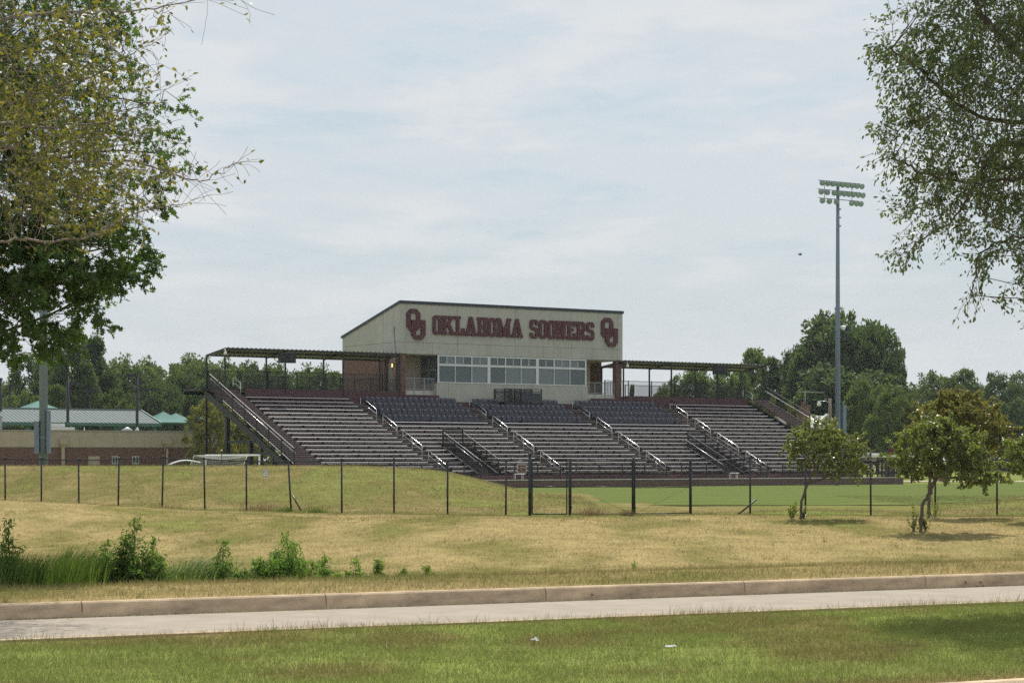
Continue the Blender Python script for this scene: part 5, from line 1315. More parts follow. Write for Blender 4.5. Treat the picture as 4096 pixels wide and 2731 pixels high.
def colonize(A, nodes, parents, step, kill, infl, iters, r_, wob=.25, grav=0.0):
    nodes = [np.array(p, float) for p in nodes]; parents = list(parents)
    alive = np.ones(len(A), bool); near = np.full(len(A), 1e9); nid = np.zeros(len(A), int)
    def upd(ids):
        for b in range(0, len(ids), 64):
            ii = ids[b:b + 64]; Pn = np.array([nodes[i] for i in ii])
            d = np.linalg.norm(A[:, None] - Pn[None], axis=2); j = d.argmin(1); dm = d[np.arange(len(A)), j]
            m_ = dm < near; near[m_] = dm[m_]; nid[m_] = np.array(ii)[j[m_]]
    upd(list(range(len(nodes)))); kids = {}
    for it in range(iters):
        alive &= near > kill
        act = alive & (near < infl)
        if not act.any(): break
        new = []
        ids = nid[act]; order = np.argsort(ids, kind='stable'); ida = ids[order]; Aa = A[act][order]
        u, st_ = np.unique(ida, return_index=True)
        for g, i in enumerate(u):
            e = st_[g + 1] if g + 1 < len(u) else len(ida)
            if kids.get(i, 0) >= 3: continue
            d = Aa[st_[g]:e] - nodes[i]; d /= np.linalg.norm(d, axis=1, keepdims=True) + 1e-9; d = d.sum(0) + r_.normal(0, wob, 3); d[2] += grav
            d /= np.linalg.norm(d) + 1e-9; nodes.append(nodes[i] + d * step); parents.append(int(i)); kids[i] = kids.get(i, 0) + 1; new.append(len(nodes) - 1)
        if not new: break
        upd(new)
    return np.array(nodes), np.array(parents)

def skeleton_tubes(nodes, par, r0, ex, rmax, nthin=3):
    n = len(nodes); ch = [[] for _ in range(n)]
    for i, p in enumerate(par):
        if p >= 0: ch[p].append(i)
    rad = np.zeros(n)
    for i in range(n - 1, -1, -1): rad[i] = r0 if not ch[i] else sum(rad[c] ** ex for c in ch[i]) ** (1 / ex)
    rad = np.minimum(rad, rmax)
    mb = MB(); stack = [i for i in range(n) if par[i] < 0]; seen = set()
    while stack:
        i = stack.pop(); chain = [i] if par[i] < 0 else [par[i], i]; c = i
        while ch[c]:
            o = sorted(ch[c], key=lambda q: -rad[q]); stack += o[1:]; c = o[0]; chain.append(c)
        if len(chain) < 2: continue
        rr = [rad[q] for q in chain]
        if par[i] >= 0: rr[0] = rr[1]
        big = max(rr) > .025
        mb.tube([nodes[q] for q in chain], [float(x) for x in rr], 7 if max(rr) > .06 else (5 if big else nthin), False)
    return mb, rad, ch

def ellipsoids(spec, n, r_, shell=.0):
    vol = np.array([e[3] * e[4] * e[5] * (5. if abs(e[0]) < .245 * e[1] and e[2] < ZC + .22 * e[1] else 1.) for e in spec]); vol /= vol.sum(); out = []
    for e, f in zip(spec, vol):
        m_ = max(4, int(n * f)); d = r_.normal(0, 1, (m_, 3)); d /= np.linalg.norm(d, axis=1, keepdims=True); q = (shell + (1 - shell) * r_.random(m_)) ** (1 / 3.)
        out.append(np.array(e[:3]) + d * q[:, None] * np.array(e[3:6]))
    return np.concatenate(out)

def grow_tree(name, label, base, roots, A, leafcfg, bark, seed, step=.28, kill=.42, infl=2.6, iters=130, r0=.004, ex=2.3, rmax=.3, cat='tree', group=None, grav=0.0, twig=None):
    """roots: polyline of the trunk (and limbs) in place coordinates; A: points the branches reach for"""
    r_ = np.random.default_rng(seed); o = empty(name, base); tag(o, label, cat, group); B = np.array(base)
    nodes = []; par = []; limb_tips = []
    for li, pl in enumerate(roots):
        first = len(nodes); pts = np.array(pl, float)
        for _ in range(2):                      # soften the bends of the limb
            q_ = [pts[0]]
            for a, b in zip(pts[:-1], pts[1:]): q_ += [a * .75 + b * .25, a * .25 + b * .75]
            pts = np.array(q_ + [pts[-1]])
        pts[1:-1] += r_.normal(0, .02, pts[1:-1].shape)
        for a, b in zip(pts[:-1], pts[1:]):
            m_ = max(1, int(np.linalg.norm(b - a) / step))
            for k in range(m_): nodes.append(a + (b - a) * k / m_); par.append(len(nodes) - 2 if len(nodes) - 1 > first else -1)
        nodes.append(pts[-1]); par.append(len(nodes) - 2)
        if li: limb_tips += list(range(first + int((len(nodes) - first) * .5), len(nodes)))
        if first > 0:          # limb: tie its first node to the nearest trunk node
            d = np.linalg.norm(np.array(nodes[:first]) - np.array(nodes[first]), axis=1); par[first] = int(d.argmin())
    n_root = len(nodes)
    nodes, par = colonize(A, nodes, par, step, kill, infl, iters, r_, .3, grav)
    # fine twigs
    n0 = len(nodes); cnt = np.bincount(par[par >= 0], minlength=n0); tips = np.where(cnt == 0)[0]
    tw_n, tw_len, tw_droop = twig or (2, .5, .1)
    N2 = [nodes]; P2 = [par]; nb = n0; src = np.concatenate([tips, r_.integers(n_root, n0, int(n0 * .55)), np.array(limb_tips, int)])
    L_pts = []; L_dir = []
    thin_nodes = []
    for i in src:
        dpar = nodes[i] - nodes[par[i]] if par[i] >= 0 else np.array([0, 0, 1.]); dpar = dpar / (np.linalg.norm(dpar) + 1e-9)
        for _ in range(tw_n):
            d = dpar + r_.normal(0, .55, 3); d /= np.linalg.norm(d); cur = nodes[i]; pi = i; m_ = 4
            for k in range(m_):
                d = d + r_.normal(0, .18, 3) + np.array([0, 0, -tw_droop]); d /= np.linalg.norm(d)
                cur = cur + d * tw_len / m_ * (.7 + .6 * r_.random()); N2.append(cur[None]); P2.append(np.array([pi])); pi = nb; nb += 1
                thin_nodes.append((cur, d))
    nodes = np.concatenate(N2); par = np.concatenate(P2)
    # children must follow parents: twigs were appended in order, so they do
    mb, rad, ch = skeleton_tubes(nodes - B, par, r0, ex, rmax)
    mb.build('trunk', M[bark], o, True)
    shape, size, matn, per, droop, keep = leafcfg
    P = np.array([a for a, d in thin_nodes]); D = np.array([d for a, d in thin_nodes])
    P = np.repeat(P, per, 0) + r_.normal(0, tw_len * .09, (len(P) * per, 3)); D = np.repeat(D, per, 0)
    kp = keep(P, r_) if keep else np.ones(len(P), bool)
    kp &= (np.abs(P[:, 0]) < .275 * P[:, 1]) | (r_.random(len(P)) < .45)      # the half that only shades the street is thinner
    P, D = P[kp], D[kp]
    me = leaf_mesh('crown', P - B, D, size, shape, M[matn], r_, droop)
    cr = link('crown', me, o); tag(cr, kind='stuff')
    return o, P

E_ = lambda u, v, Y, rx, ry, rz: (*at(u, v, Y), rx, ry, rz)
# --- pin oak (behind) on the verge, trunk outside the frame
rt = np.random.default_rng(11)
def ext(spec): return spec
oakY = 32.5
oak_spec = [E_(-350, 350, oakY, 2.6, 2.6, 2.6), E_(150, 330, oakY, 1.5, 1.8, 1.5), E_(200, 750, oakY, 1.7, 1.8, 1.2), E_(150, 1060, oakY, 1.45, 1.6, .85), E_(400, 1000, oakY, .6, .8, .36), E_(60, 1290, oakY, .95, 1.2, .55), E_(300, 1180, oakY, .5, .8, .35), E_(-500, 1150, oakY, 1.8, 2, 1.2),
            E_(520, 560, oakY, .75, 1., .85), E_(640, 640, oakY, .38, .6, .32), E_(620, 420, oakY, .42, .6, .42), E_(430, 180, oakY, .42, .6, .45), E_(230, 60, oakY, 1., 1.2, 1.), E_(-300, -500, oakY, 2.4, 2.4, 2.4), E_(720, 660, oakY, .22, .4, .2), E_(60, 1420, oakY, .3, .5, .14), E_(480, 1010, oakY, .38, .6, .25), E_(500, 1070, oakY, .25, .4, .16), E_(60, 1180, oakY, 1.1, 1.2, .7), E_(330, 1080, oakY, .8, .9, .4), E_(-60, 1380, oakY, .7, .8, .35), E_(190, 1230, oakY, .75, .9, .42), E_(110, 1330, oakY, .6, .8, .3), E_(230, 980, oakY, .9, 1., .5)]
A = ellipsoids(oak_spec, 5200, rt)
bx, by = -11.4, oakY + .3; bz_ = gz(bx, by)
grow_tree('pin_oak', 'dark green pin oak with lobed leaves behind the yellowing elm', (bx, by, bz_), [[(bx, by, bz_ - .2), (bx, by, 3), (bx + .1, by, 7), (bx, by, 10.5)]] + [[(bx, by, z), (bx + 1.7, by - .2, z + .5), (bx + 3.2, by - .3, z + .25 * k)] for k, z in enumerate((3.6, 4.6, 5.6, 7.0))],
          A, ('oak', .135, 'leaf_oak', 6, .25, lambda P, r_: r_.random(len(P)) < np.where(P[:, 2] > 5.4, .25 + .6 * sstep(.4, .6, fbm(P[:, 0] * .9 + 4, P[:, 2] * .9)), 1.0)), 'bark', 21, step=.22, kill=.27, infl=1.8, r0=.004, twig=(1, .42, .03))
# --- yellowing elm (in front), limbs sweep in from the side
elmY = 27.0
elm_spec = [E_(-250, 300, elmY, 2.0, 2.0, 2.2), E_(150, 350, elmY, 1.4, 1.8, 1.2), E_(120, 700, elmY, 1.5, 1.7, .85), E_(420, 640, elmY, 1.0, 1.3, .72), E_(640, 700, elmY, .62, .8, .36), E_(480, 330, elmY, .75, 1., .55), E_(110, 110, elmY, 1.0, 1.2, .55), E_(540, 850, elmY, .8, .8, .22), E_(700, 820, elmY, .42, .5, .16), E_(820, 700, elmY, .35, .35, .10), E_(560, 45, elmY, .75, .6, .16), E_(800, 15, elmY, .5, .4, .08), E_(250, 890, elmY, .9, 1., .2), E_(-500, -300, elmY, 2.2, 2.2, 2.), E_(550, 170, elmY, .3, .4, .28), E_(-200, 900, elmY, 1.2, 1.2, .6)]
A = ellipsoids(elm_spec, 5200, rt)
bx, by = -10.6, elmY - .2; bz_ = gz(bx, by)
pt = lambda u, v, dy=0.: tuple(at(u, v, elmY + dy))
elm_roots = [[(bx, by, bz_ - .2), (bx + .2, by, 2.2), (bx + .5, by, 3.6), (bx + .6, by, 6.5), (bx + .9, by, 9.)],
 [(bx + .5, by, 3.9), pt(-300, 985), pt(0, 945), pt(87, 965), pt(230, 965), pt(357, 950), pt(408, 919), pt(561, 848), pt(765, 802)],
 [(bx + .6, by, 4.8), pt(-400, 640), pt(0, 480), pt(90, 515), pt(260, 500), pt(400, 495), pt(520, 470)],
 [(bx + .6, by, 5.2), pt(-400, 620, .5), pt(0, 585, .5), pt(200, 640, .4), pt(400, 660, .3), pt(560, 640, .2), pt(700, 700, .2), pt(800, 735), pt(880, 690), pt(935, 655)],
 [(bx + .6, by, 6.2), pt(-300, 180), pt(0, 79), pt(200, 55), pt(470, 48), pt(640, 30), pt(800, 5), pt(960, -2)],
 [(bx + .6, by, 5.6), pt(-300, 520), pt(50, 420), pt(250, 330), pt(420, 290), pt(560, 190)]]
def elm_keep(P, r_):
    u = 2048 + FPX * P[:, 0] / P[:, 1]; v = VH - FPX * (P[:, 2] - ZC) / P[:, 1]
    f = fbm(P[:, 0] * 1.1 + 3, P[:, 2] * 1.4 + P[:, 1] * .3)
    bare = np.clip((P[:, 0] + 5.4) / 1.6, 0, .85)          # outer twigs have lost most leaves
    return r_.random(len(P)) < (.22 + .75 * sstep(.40, .62, f)) * (1 - bare) * .52
grow_tree('yellowing_elm', 'thinning elm with yellow-green leaves and bare twigs over the verge', (bx, by, bz_), elm_roots, A, ('elm', .08, 'leaf_elm_yellow', 5, .35, elm_keep), 'bark_pale', 22, step=.2, kill=.25, infl=1.5, iters=120, r0=.0028, ex=2.5, rmax=.2, twig=(1, .46, .02))
# --- green elm at the other side
geY = 25.5
ge_spec = [E_(3860, 180, geY, .95, 1.3, .95), E_(4050, 500, geY, 1.1, 1.5, .9), E_(3760, 560, geY, .62, .9, .5), E_(3830, 830, geY, .62, .9, .36), E_(4050, 900, geY, .62, 1., .5), E_(3690, 330, geY, .42, .7, .32), E_(3720, 120, geY, .5, .8, .38), E_(4080, 1130, geY, .22, .5, .26), E_(3905, 1080, geY, .20, .4, .24), E_(3990, 1010, geY, .3, .5, .2), E_(3640, 790, geY, .2, .4, .22), E_(4500, 300, geY, 2., 2.2, 2.2), E_(4300, 1000, geY, .9, 1.1, .8), E_(4300, -500, geY, 2.2, 2.4, 1.6), E_(3560, 640, geY, .2, .3, .28), E_(3590, 250, geY, .2, .3, .15), E_(3740, 960, geY, .25, .4, .1), E_(3580, 440, geY, .16, .3, .16)]
A = ellipsoids(ge_spec, 5200, rt)
bx, by = 8.6, geY - .3; bz_ = gz(bx, by)
pt = lambda u, v, dy=0.: tuple(at(u, v, geY + dy))
ge_roots = [[(bx, by, bz_ - .2), (bx, by, 2.5), (bx - .2, by, 4.5), (bx - .3, by, 8.5)],
 [(bx - .2, by, 3.4), pt(4350, 780), pt(4100, 690), pt(3960, 730), pt(3850, 720), pt(3700, 700), pt(3630, 660), pt(3560, 620)],
 [(bx - .2, by, 4.0), pt(4330, 560), pt(4060, 480, .3), pt(3900, 470, .3), pt(3770, 380, .2), pt(3700, 290), pt(3620, 235), pt(3560, 190)],
 [(bx - .2, by, 4.6), pt(4300, 420, -.3), pt(4090, 240, -.3), pt(3950, 90, -.3), pt(3880, -20, -.2)],
 [(bx - .2, by, 3.7), pt(4300, 640, -.4), pt(4080, 560, -.4), pt(3960, 600, -.3), pt(3870, 800, -.3), pt(3800, 900, -.2), pt(3640, 975)],
 [(bx - .2, by, 3.2), pt(4300, 950, .2), pt(4100, 940, .2), pt(3980, 960, .1), pt(3900, 1060), pt(3890, 1180)]]
grow_tree('green_elm', 'leafy green elm with drooping twigs reaching in over the lawn', (bx, by, bz_), ge_roots, A, ('elm', .058, 'leaf_elm_green', 6, .65, lambda P, r_: r_.random(len(P)) < .3 + .6 * sstep(.34, .56, fbm(P[:, 0] * 1.5 + 30, P[:, 2] * 1.8 + P[:, 1] * .5))), 'bark', 23, step=.18, kill=.23, infl=1.4, iters=120, r0=.0026, ex=2.5, rmax=.17, twig=(2, .36, .14))

# --- redbuds along the fence
def redbud(name, label, u0, v0, Y, trunk, spec, n, matn, seed, size=.11, lim=()):
    b = at(u0, v0, Y); b.z = gz(b.x, b.y); p0 = Vector((b.x, b.y, b.z))
    roots = [[tuple(p0 - Vector((0, 0, .15)))] + [tuple(at(u, v, Y)) for u, v in trunk]] + [[tuple(at(u, v, Y + dy)) for u, v, dy in l_] for l_ in lim]
    A = ellipsoids([E_(u, v, Y + dy, rx, rx * 1.0, rz) for u, v, dy, rx, rz in spec], int(n * 1.5), rt)
    return grow_tree(name, label, tuple(p0), roots, A, ('heart', size * .74, matn, 11, .5, None), 'bark', seed, step=.2, kill=.27, infl=1.8, r0=.005, ex=2.3, rmax=.095, group=None, twig=(1, .46, .04))
R8 = lambda x, y: (3000 + x * .4784, 1500 + y * .4784)
redbud('redbud_tree', 'small leaning redbud standing alone in front of the fence', 3203, 2062, 87.5, [R8(432, 1060), R8(460, 960), R8(500, 870), R8(540, 780)], [(*R8(600, 560), 0, 1.35, .75), (*R8(470, 650), 0, .85, .6), (*R8(840, 640), 0, .75, .6), (*R8(700, 720), 0, 1.1, .35), (*R8(590, 440), 0, .45, .3), (*R8(930, 740), 0, .35, .3), (*R8(350, 590), 0, .35, .25), (*R8(880, 830), 0, .2, .12)], 520, 'leaf_redbud', 31, .10, [[(*R8(480, 900), 0), (*R8(600, 870), 0), (*R8(680, 830), 0), (*R8(800, 760), 0)]])
redbud('redbud_tree', 'wide green redbud with a crooked forked trunk nearest the street', 3679, 2102, 80.5, [R8(1430, 1130), R8(1460, 1040), R8(1500, 1000), R8(1545, 880), R8(1590, 780)], [(*R8(1500, 640), 0, 1.3, .9), (*R8(1750, 640), 0, 1.1, .8), (*R8(1350, 720), 0, .8, .55), (*R8(1950, 800), 0, .75, .4), (*R8(1560, 470), 0, .9, .45), (*R8(2050, 880), 0, .4, .25), (*R8(1700, 810), 0, 1.2, .25), (*R8(1280, 830), 0, .4, .25), (*R8(1920, 930), 0, .45, .12), (*R8(1320, 500), 0, .35, .2)], 900, 'leaf_redbud', 32, .115, [[(*R8(1560, 850), 0), (*R8(1750, 850), 0), (*R8(1850, 880), 0), (*R8(1960, 900), 0)], [(*R8(1550, 860), 0), (*R8(1440, 780), .2), (*R8(1300, 760), .3)]])
redbud('redbud_tree', 'redbud with orange-tinged crown rising behind the wide green redbud', 3713, 2060, 90.0, [R8(1495, 1000), R8(1500, 850), R8(1560, 640)], [(*R8(1750, 330), 0, 1.6, .75), (*R8(1950, 450), 0, 1.15, .7), (*R8(1550, 420), 0, .9, .65), (*R8(2100, 600), 0, .75, .45), (*R8(1720, 210), 0, .8, .3), (*R8(1330, 500), 0, .45, .3), (*R8(2160, 480), 0, .4, .4)], 850, 'leaf_redbud_orange', 33, .115, [[(*R8(1540, 700), 0), (*R8(1800, 520), .3), (*R8(1980, 480), .3)]])
redbud('redbud_tree', 'redbud by the fence whose trunk stands past the last visible fence post', 4230, 2085, 86.0, [(4235, 1980), (4220, 1880)], [(*R8(2330, 650), 0, .85, .75), (*R8(2600, 620), 0, 1.5, .9), (*R8(2300, 780), 0, .5, .35), (*R8(2330, 520), 0, .4, .3)], 520, 'leaf_redbud', 34, .115)
# basal shoots
def sprout(u, v, Y, w, h, lab, seed, matn='leaf_sprout'):
    r_ = np.random.default_rng(seed); b = at(u, v, Y); b.z = gz(b.x, b.y); o = empty('basal_shoots', tuple(b)); tag(o, lab, 'shoots')
    mb = MB(); P = []; D = []
    for k in range(9):
        x, y = r_.normal(0, w * .3), r_.normal(0, w * .3); hh = h * (.4 + .6 * r_.random()); a = np.array([x * .3, y * .3, 0]); c = np.array([x * 1.3, y * 1.3, hh])
        mb.tube([a, (a + c) / 2 + r_.normal(0, .03, 3), c], [.008, .006, .003], 4)
        for f in np.linspace(.25, 1, 9): P.append(a + (c - a) * f); D.append((c - a) * .5 + r_.normal(0, .5, 3))
    mb.build('stems', M['bark'], o); link('leaves', leaf_mesh('leaves', np.array(P), np.array(D), .09, 'heart', M[matn], r_, .3), o)['kind'] = 'stuff'
sprout(3170, 2062, 87.3, .35, .9, 'pale yellow-green shoots at the foot of the small lone redbud', 41); sprout(3215, 2058, 87.7, .3, .55, 'dark low shoots behind the foot of the small lone redbud', 42, 'leaf_redbud')
sprout(3655, 2085, 80.8, .4, 1.0, 'leafy shoots on the fence side of the crooked redbud trunk', 43); sprout(3705, 2085, 80.7, .3, .7, 'leafy shoots growing up against the bark of the crooked redbud trunk', 44, 'leaf_redbud'); sprout(3735, 2062, 89.5, .45, .9, 'dark shoots at the foot of the orange-tinged redbud', 45, 'leaf_redbud')

# ------------------------------------------------------------------ far trees
def far_crown(seed, kind, n_cl, per, matn):
    """unit crown: width 1 (x,y), height 1 (z from 0); irregular clumps of leaf faces"""
    r_ = np.random.default_rng(seed)
    # a few big lobes, each wrapped in small clumps of leaf faces
    lob = []
    nl = {'round': 13, 'broad': 17, 'column': 13, 'spiky': 14}[kind]
    for i in range(nl):
        f_ = (i + .5) / nl; a = i * 2.4 + r_.normal(0, .3)
        if kind == 'round': z = .16 + .68 * f_; w_ = .36 * math.sin(math.pi * (.16 + .76 * f_)) ** .8; rl = r_.uniform(.15, .20)
        elif kind == 'broad': z = .12 + .70 * f_; w_ = .37 * math.cos(f_ * 1.35) ** .55; rl = r_.uniform(.13, .19)
        elif kind == 'column': z = .12 + .78 * f_; w_ = .30 * (1 - f_ ** 2.2) + .02; rl = r_.uniform(.12, .17) * (1.1 - .35 * f_)
        else: z = .10 + .82 * f_; w_ = .34 * (1 - f_) ** .8 + .02; rl = r_.uniform(.10, .17) * (1.1 - .45 * f_)
        lob.append((w_ * math.cos(a), w_ * math.sin(a), z, rl))
    lob = np.array(lob); k = r_.integers(0, nl, n_cl); dd = r_.normal(0, 1, (n_cl, 3)); dd /= np.linalg.norm(dd, axis=1, keepdims=True); dd[:, 2] = np.where(dd[:, 2] < -.35, -dd[:, 2], dd[:, 2])
    c = lob[k, :3] + dd * lob[k, 3:4] * r_.uniform(.6, 1.0, (n_cl, 1)); c[:, 2] = np.clip(c[:, 2], .02, .97)
    rad = r_.uniform(.035, .075, n_cl)
    d = r_.normal(0, 1, (n_cl, per, 3)); d /= np.linalg.norm(d, axis=2, keepdims=True); d[..., 2] *= .8
    rr = r_.random((n_cl, per, 1)) ** .45
    P = (c[:, None] + d * rr * rad[:, None, None]).reshape(-1, 3); D = (d * np.array([1, 1, .6]) + .8 * np.repeat(dd[:, None], per, 1)).reshape(-1, 3)
    return leaf_mesh('crown', P, D, .030, 'card', M[matn], r_, .0, .6, .7)
CROWN = {}
for k, (kind, matn, n_cl, per) in enumerate([('round', 'leaf_far_deep', 330, 40), ('broad', 'leaf_far_mid', 360, 40), ('round', 'leaf_far_mid', 300, 40), ('column', 'leaf_far_deep', 330, 38), ('broad', 'leaf_far_deep', 520, 44), ('spiky', 'leaf_far_mid', 260, 38), ('round', 'leaf_far_olive', 300, 38), ('broad', 'leaf_far_olive', 300, 38)]):
    CROWN[k] = far_crown(60 + k, kind, n_cl, per, matn)
def trunk_mesh():
    mb = MB().tube([(0, 0, 0), (.01, 0, .25), (-.01, .01, .5), (0, 0, .82)], [.030, .022, .014, .004], 8)
    for a, z0, z1 in ((.3, .25, .62), (2.2, .3, .7), (4.1, .22, .55), (5.2, .4, .8), (1.2, .45, .82)):
        mb.tube([(0, 0, z0), (.12 * math.cos(a), .12 * math.sin(a), (z0 + z1) / 2), (.26 * math.cos(a), .26 * math.sin(a), z1)], [.012, .008, .003], 5)
    return mb.mesh('trunk', M['bark'], True)
TRUNK = trunk_mesh()
def far_tree(uc, vtop, Y, wpx, k, label, name='tree', z0=-.2, lift=.12, group='trees beyond the stand', wide=True):
    top = at(uc, vtop, Y); w = wpx / FPX * Y; H = top.z - z0
    if wide: w = max(w * (1.15 if k != 3 else 1.6), .62 * H if k != 3 else 0)
    H *= 1.04
    o = empty(name, (top.x, Y, z0), random.uniform(0, 6.28)); tag(o, label, 'tree', group)
    t = link('trunk', TRUNK, o); t.scale = (min(H, w * 1.1), min(H, w * 1.1), H)
    c = link('crown', CROWN[k], o); c.scale = (w * 1.08, w * 1.08, H * (1 - lift)); c.location = (0, 0, H * lift * .97); tag(c, kind='stuff')
    return o
r5 = lambda x, y: (x * .4782, 1300 + y * .4782)
r2 = lambda x, y: (750 + x * .3827, 1350 + y * .3827)
r4 = lambda x, y: (2300 + x * .4252, 1350 + y * .4252)
r6 = lambda x, y: (3000 + x * .6376, 1200 + y * .6376)
def ft(f, x, y, Y, wz, k, label, **kw):
    u, v = f(x, y); sc_ = f(1, 0)[0] - f(0, 0)[0]; return far_tree(u, v, Y, wz * sc_, k, label, **kw)
# behind the low building
ft(r5, 600, 20, 262, 330, 3, 'tall dark poplar with upright crown behind the shelter'); ft(r5, 780, 120, 268, 330, 3, 'narrow upright poplar shoulder to shoulder with the tallest poplar'); ft(r5, 300, 290, 266, 330, 0, 'dark rounded tree under the poplar, behind the grey cabinet pole')
ft(r5, 470, 200, 285, 300, 3, 'upright dark tree half hidden behind the tallest poplar')
ft(r5, 60, 460, 275, 260, 2, 'pale bushy tree behind the court light at the picture edge'); ft(r5, -150, 430, 280, 330, 0, 'round dark tree mostly cut off by the picture edge')
ft(r5, 200, 560, 255, 300, 2, 'low bushy tree behind the teal tent ridge'); ft(r5, 480, 530, 252, 330, 5, 'bushy mid green tree behind the goal upright')
ft(r5, 1080, 285, 300, 330, 2, 'mid green rounded tree over the shelter end'); ft(r5, 1280, 305, 305, 260, 2, 'mid green rounded tree filling the skyline before the canopy')
ft(r5, 930, 390, 285, 260, 1, 'broad tree behind the T-shaped court light'); ft(r5, 1180, 400, 275, 330, 0, 'dense dark tree behind the thick court light at the roof end'); ft(r5, 1420, 380, 285, 260, 2, 'loose topped tree between skyline trees and the canopy'); ft(r5, 1560, 440, 280, 300, 0, 'dark tree low behind the teal tents')
ft(r5, 760, 430, 270, 300, 0, 'dark tree under the poplars behind the T-shaped court light'); ft(r5, 1660, 285, 300, 250, 2, 'rounded tree just outside the canopy end post')
ft(r5, 1350, 520, 262, 330, 0, 'dark low tree backing the teal tents'); ft(r5, 1000, 540, 262, 330, 1, 'bushy low tree backing the shelter ridge'); ft(r5, 700, 560, 262, 300, 1, 'bushy low tree behind the shelter ridge by the upright')
# yellow-green tree by the stand stairs
ft(r2, 245, 640, 186, 430, 7, 'yellow-green bushy tree between the low building and the stairs', lift=.05); ft(r2, 520, 860, 190, 330, 6, 'yellow-green bush seen under the stand stairs', lift=.03); ft(r2, 760, 1080, 196, 260, 6, 'olive bush deep under the stand stairs', lift=.02)
# seen under the near canopy
for x, y, w, k, nm in ((60, 225, 330, 2, 'next to the canopy end post'), (210, 250, 220, 2, 'inside the first canopy bay'), (470, 262, 240, 2, 'behind the stair head rail'), (720, 262, 330, 1, 'before the loudspeakers'), (1000, 285, 280, 2, 'straight behind the loudspeakers'), (1240, 315, 220, 2, 'past the loudspeakers'), (1400, 330, 230, 2, 'beside the brick press box wall'), (1560, 400, 180, 5, 'touching the brick press box wall')):
    ft(r2, x, y, 285 + 3 * (x % 7), w * 1.1, k, 'green tree seen under the near canopy ' + nm)
for x, y, w in ((330, 420, 380), (640, 400, 380), (900, 420, 350), (1180, 430, 350)):
    ft(r2, x, y, 262, w, 0, {330: 'dark low tree behind the railing next to the stairs', 640: 'dark low tree behind the railing before the loudspeakers', 900: 'dark low tree behind the railing below the loudspeakers', 1180: 'dark low tree behind the railing past the loudspeakers'}[x])
# right of the press box
ft(r4, 530, 480, 285, 170, 5, 'small tree top just above the far deck floor', wide=False); ft(r4, 820, 465, 280, 170, 2, 'little tree top behind the far deck railing', wide=False); ft(r4, 1060, 290, 270, 340, 2, 'open crowned tree under the far canopy'); ft(r4, 1330, 300, 275, 330, 1, 'broad tree under the far canopy by the loudspeakers')
ft(r4, 1560, 305, 268, 260, 1, 'tree behind the last bay of the far canopy', wide=False); ft(r4, 1660, 155, 305, 300, 5, 'ragged light green tree rising above the far canopy end'); ft(r4, 1860, 230, 300, 280, 5, 'ragged tree between the far canopy and the giant round tree')
ft(r4, 140, 690 - 60, 300, 120, 5, 'small tree seen through the porch side opening', wide=False)
ft(r6, 590, 104, 292, 760, 4, 'giant dense round tree behind the floodlight pole', lift=.06, wide=False); ft(r6, 500, 116, 300, 480, 0, 'second rounded crown merged into the giant round tree', lift=.08, wide=False); ft(r6, 800, 200, 286, 380, 0, 'dense shoulder tree beside the giant round tree', lift=.08, wide=False); ft(r6, 330, 260, 296, 300, 4, 'dense dark tree low against the giant round tree', lift=.05, wide=False); ft(r6, 905, 340, 290, 230, 0, 'dark tree on the open side of the giant round tree', lift=.05, wide=False)
ft(r6, 600, 420, 280, 700, 4, 'wide dark tree mass below the giant round tree', lift=.02); ft(r6, 180, 470, 300, 260, 0, 'dark tree behind the far stair railing', lift=.02)
ft(r6, 760, 500, 238, 330, 1, 'lighter green tree in front of the giant round tree', lift=.15); ft(r6, 900, 560, 232, 240, 2, 'pale green tree standing before the shelter roof', lift=.12); ft(r6, 985, 610, 236, 200, 7, 'greyish green tree behind the redbud crowns', lift=.12)
ft(r6, 130, 625, 232, 110, 6, 'young yellow-green tree behind the far stair railing', wide=False); ft(r6, 262, 655, 230, 90, 6, 'slim young yellow-green tree next to the house chimney', wide=False); ft(r6, 560, 725, 240, 110, 2, 'small shrub-like tree beside the house gable', wide=False)
ft(r6, 1200, 455, 330, 300, 1, 'skyline tree with feathery top beyond the redbuds'); ft(r6, 1340, 460, 345, 220, 5, 'feathery skyline tree next to the rounded ones'); ft(r6, 1440, 515, 360, 130, 2, 'small distant tree in the skyline gap'); ft(r6, 1090, 540, 340, 200, 2, 'distant tree below the giant tree shoulder'); ft(r6, 1580, 485, 340, 260, 0, 'dark round skyline tree at the picture edge'); ft(r6, 1720, 480, 345, 260, 0, 'dark round skyline tree cut by the picture edge')
ft(r6, 1650, 640, 300, 330, 0, 'dark spreading tree low behind the orange-tinged redbud'); ft(r6, 1500, 640, 310, 330, 4, 'dark tree mass behind the orange-tinged redbud crown'); ft(r6, 1300, 620, 300, 300, 0, 'dark tree mass between the redbud crowns'); ft(r6, 1120, 650, 290, 260, 1, 'green tree behind the wide redbud crown'); ft(r6, 1010, 700, 280, 300, 0, 'dark tree base behind the white shelter'); ft(r6, 800, 800, 300, 400, 4, 'dark low tree mass behind the floodlight pole foot', lift=.0)
# far wood that closes the horizon
r_ = np.random.default_rng(77); n_ = 45000; X = r_.uniform(-330, 330, n_); Y = 400 + r_.uniform(0, 60, n_); Hh = 7.5 + 4 * fbm(X * .05, Y * 0 + 3) + 3 * fbm(X * .2, Y * 0)
P = np.stack([X, Y, Hh * r_.random(n_) ** .6], -1); me = leaf_mesh('far_wood', P, r_.normal(0, 1, (n_, 3)), 2.0, 'card', M['leaf_far_mid'], r_, 0, .8)
tag(link('far_wood', me), 'distant unbroken wood along the horizon', 'wood', kind='stuff')
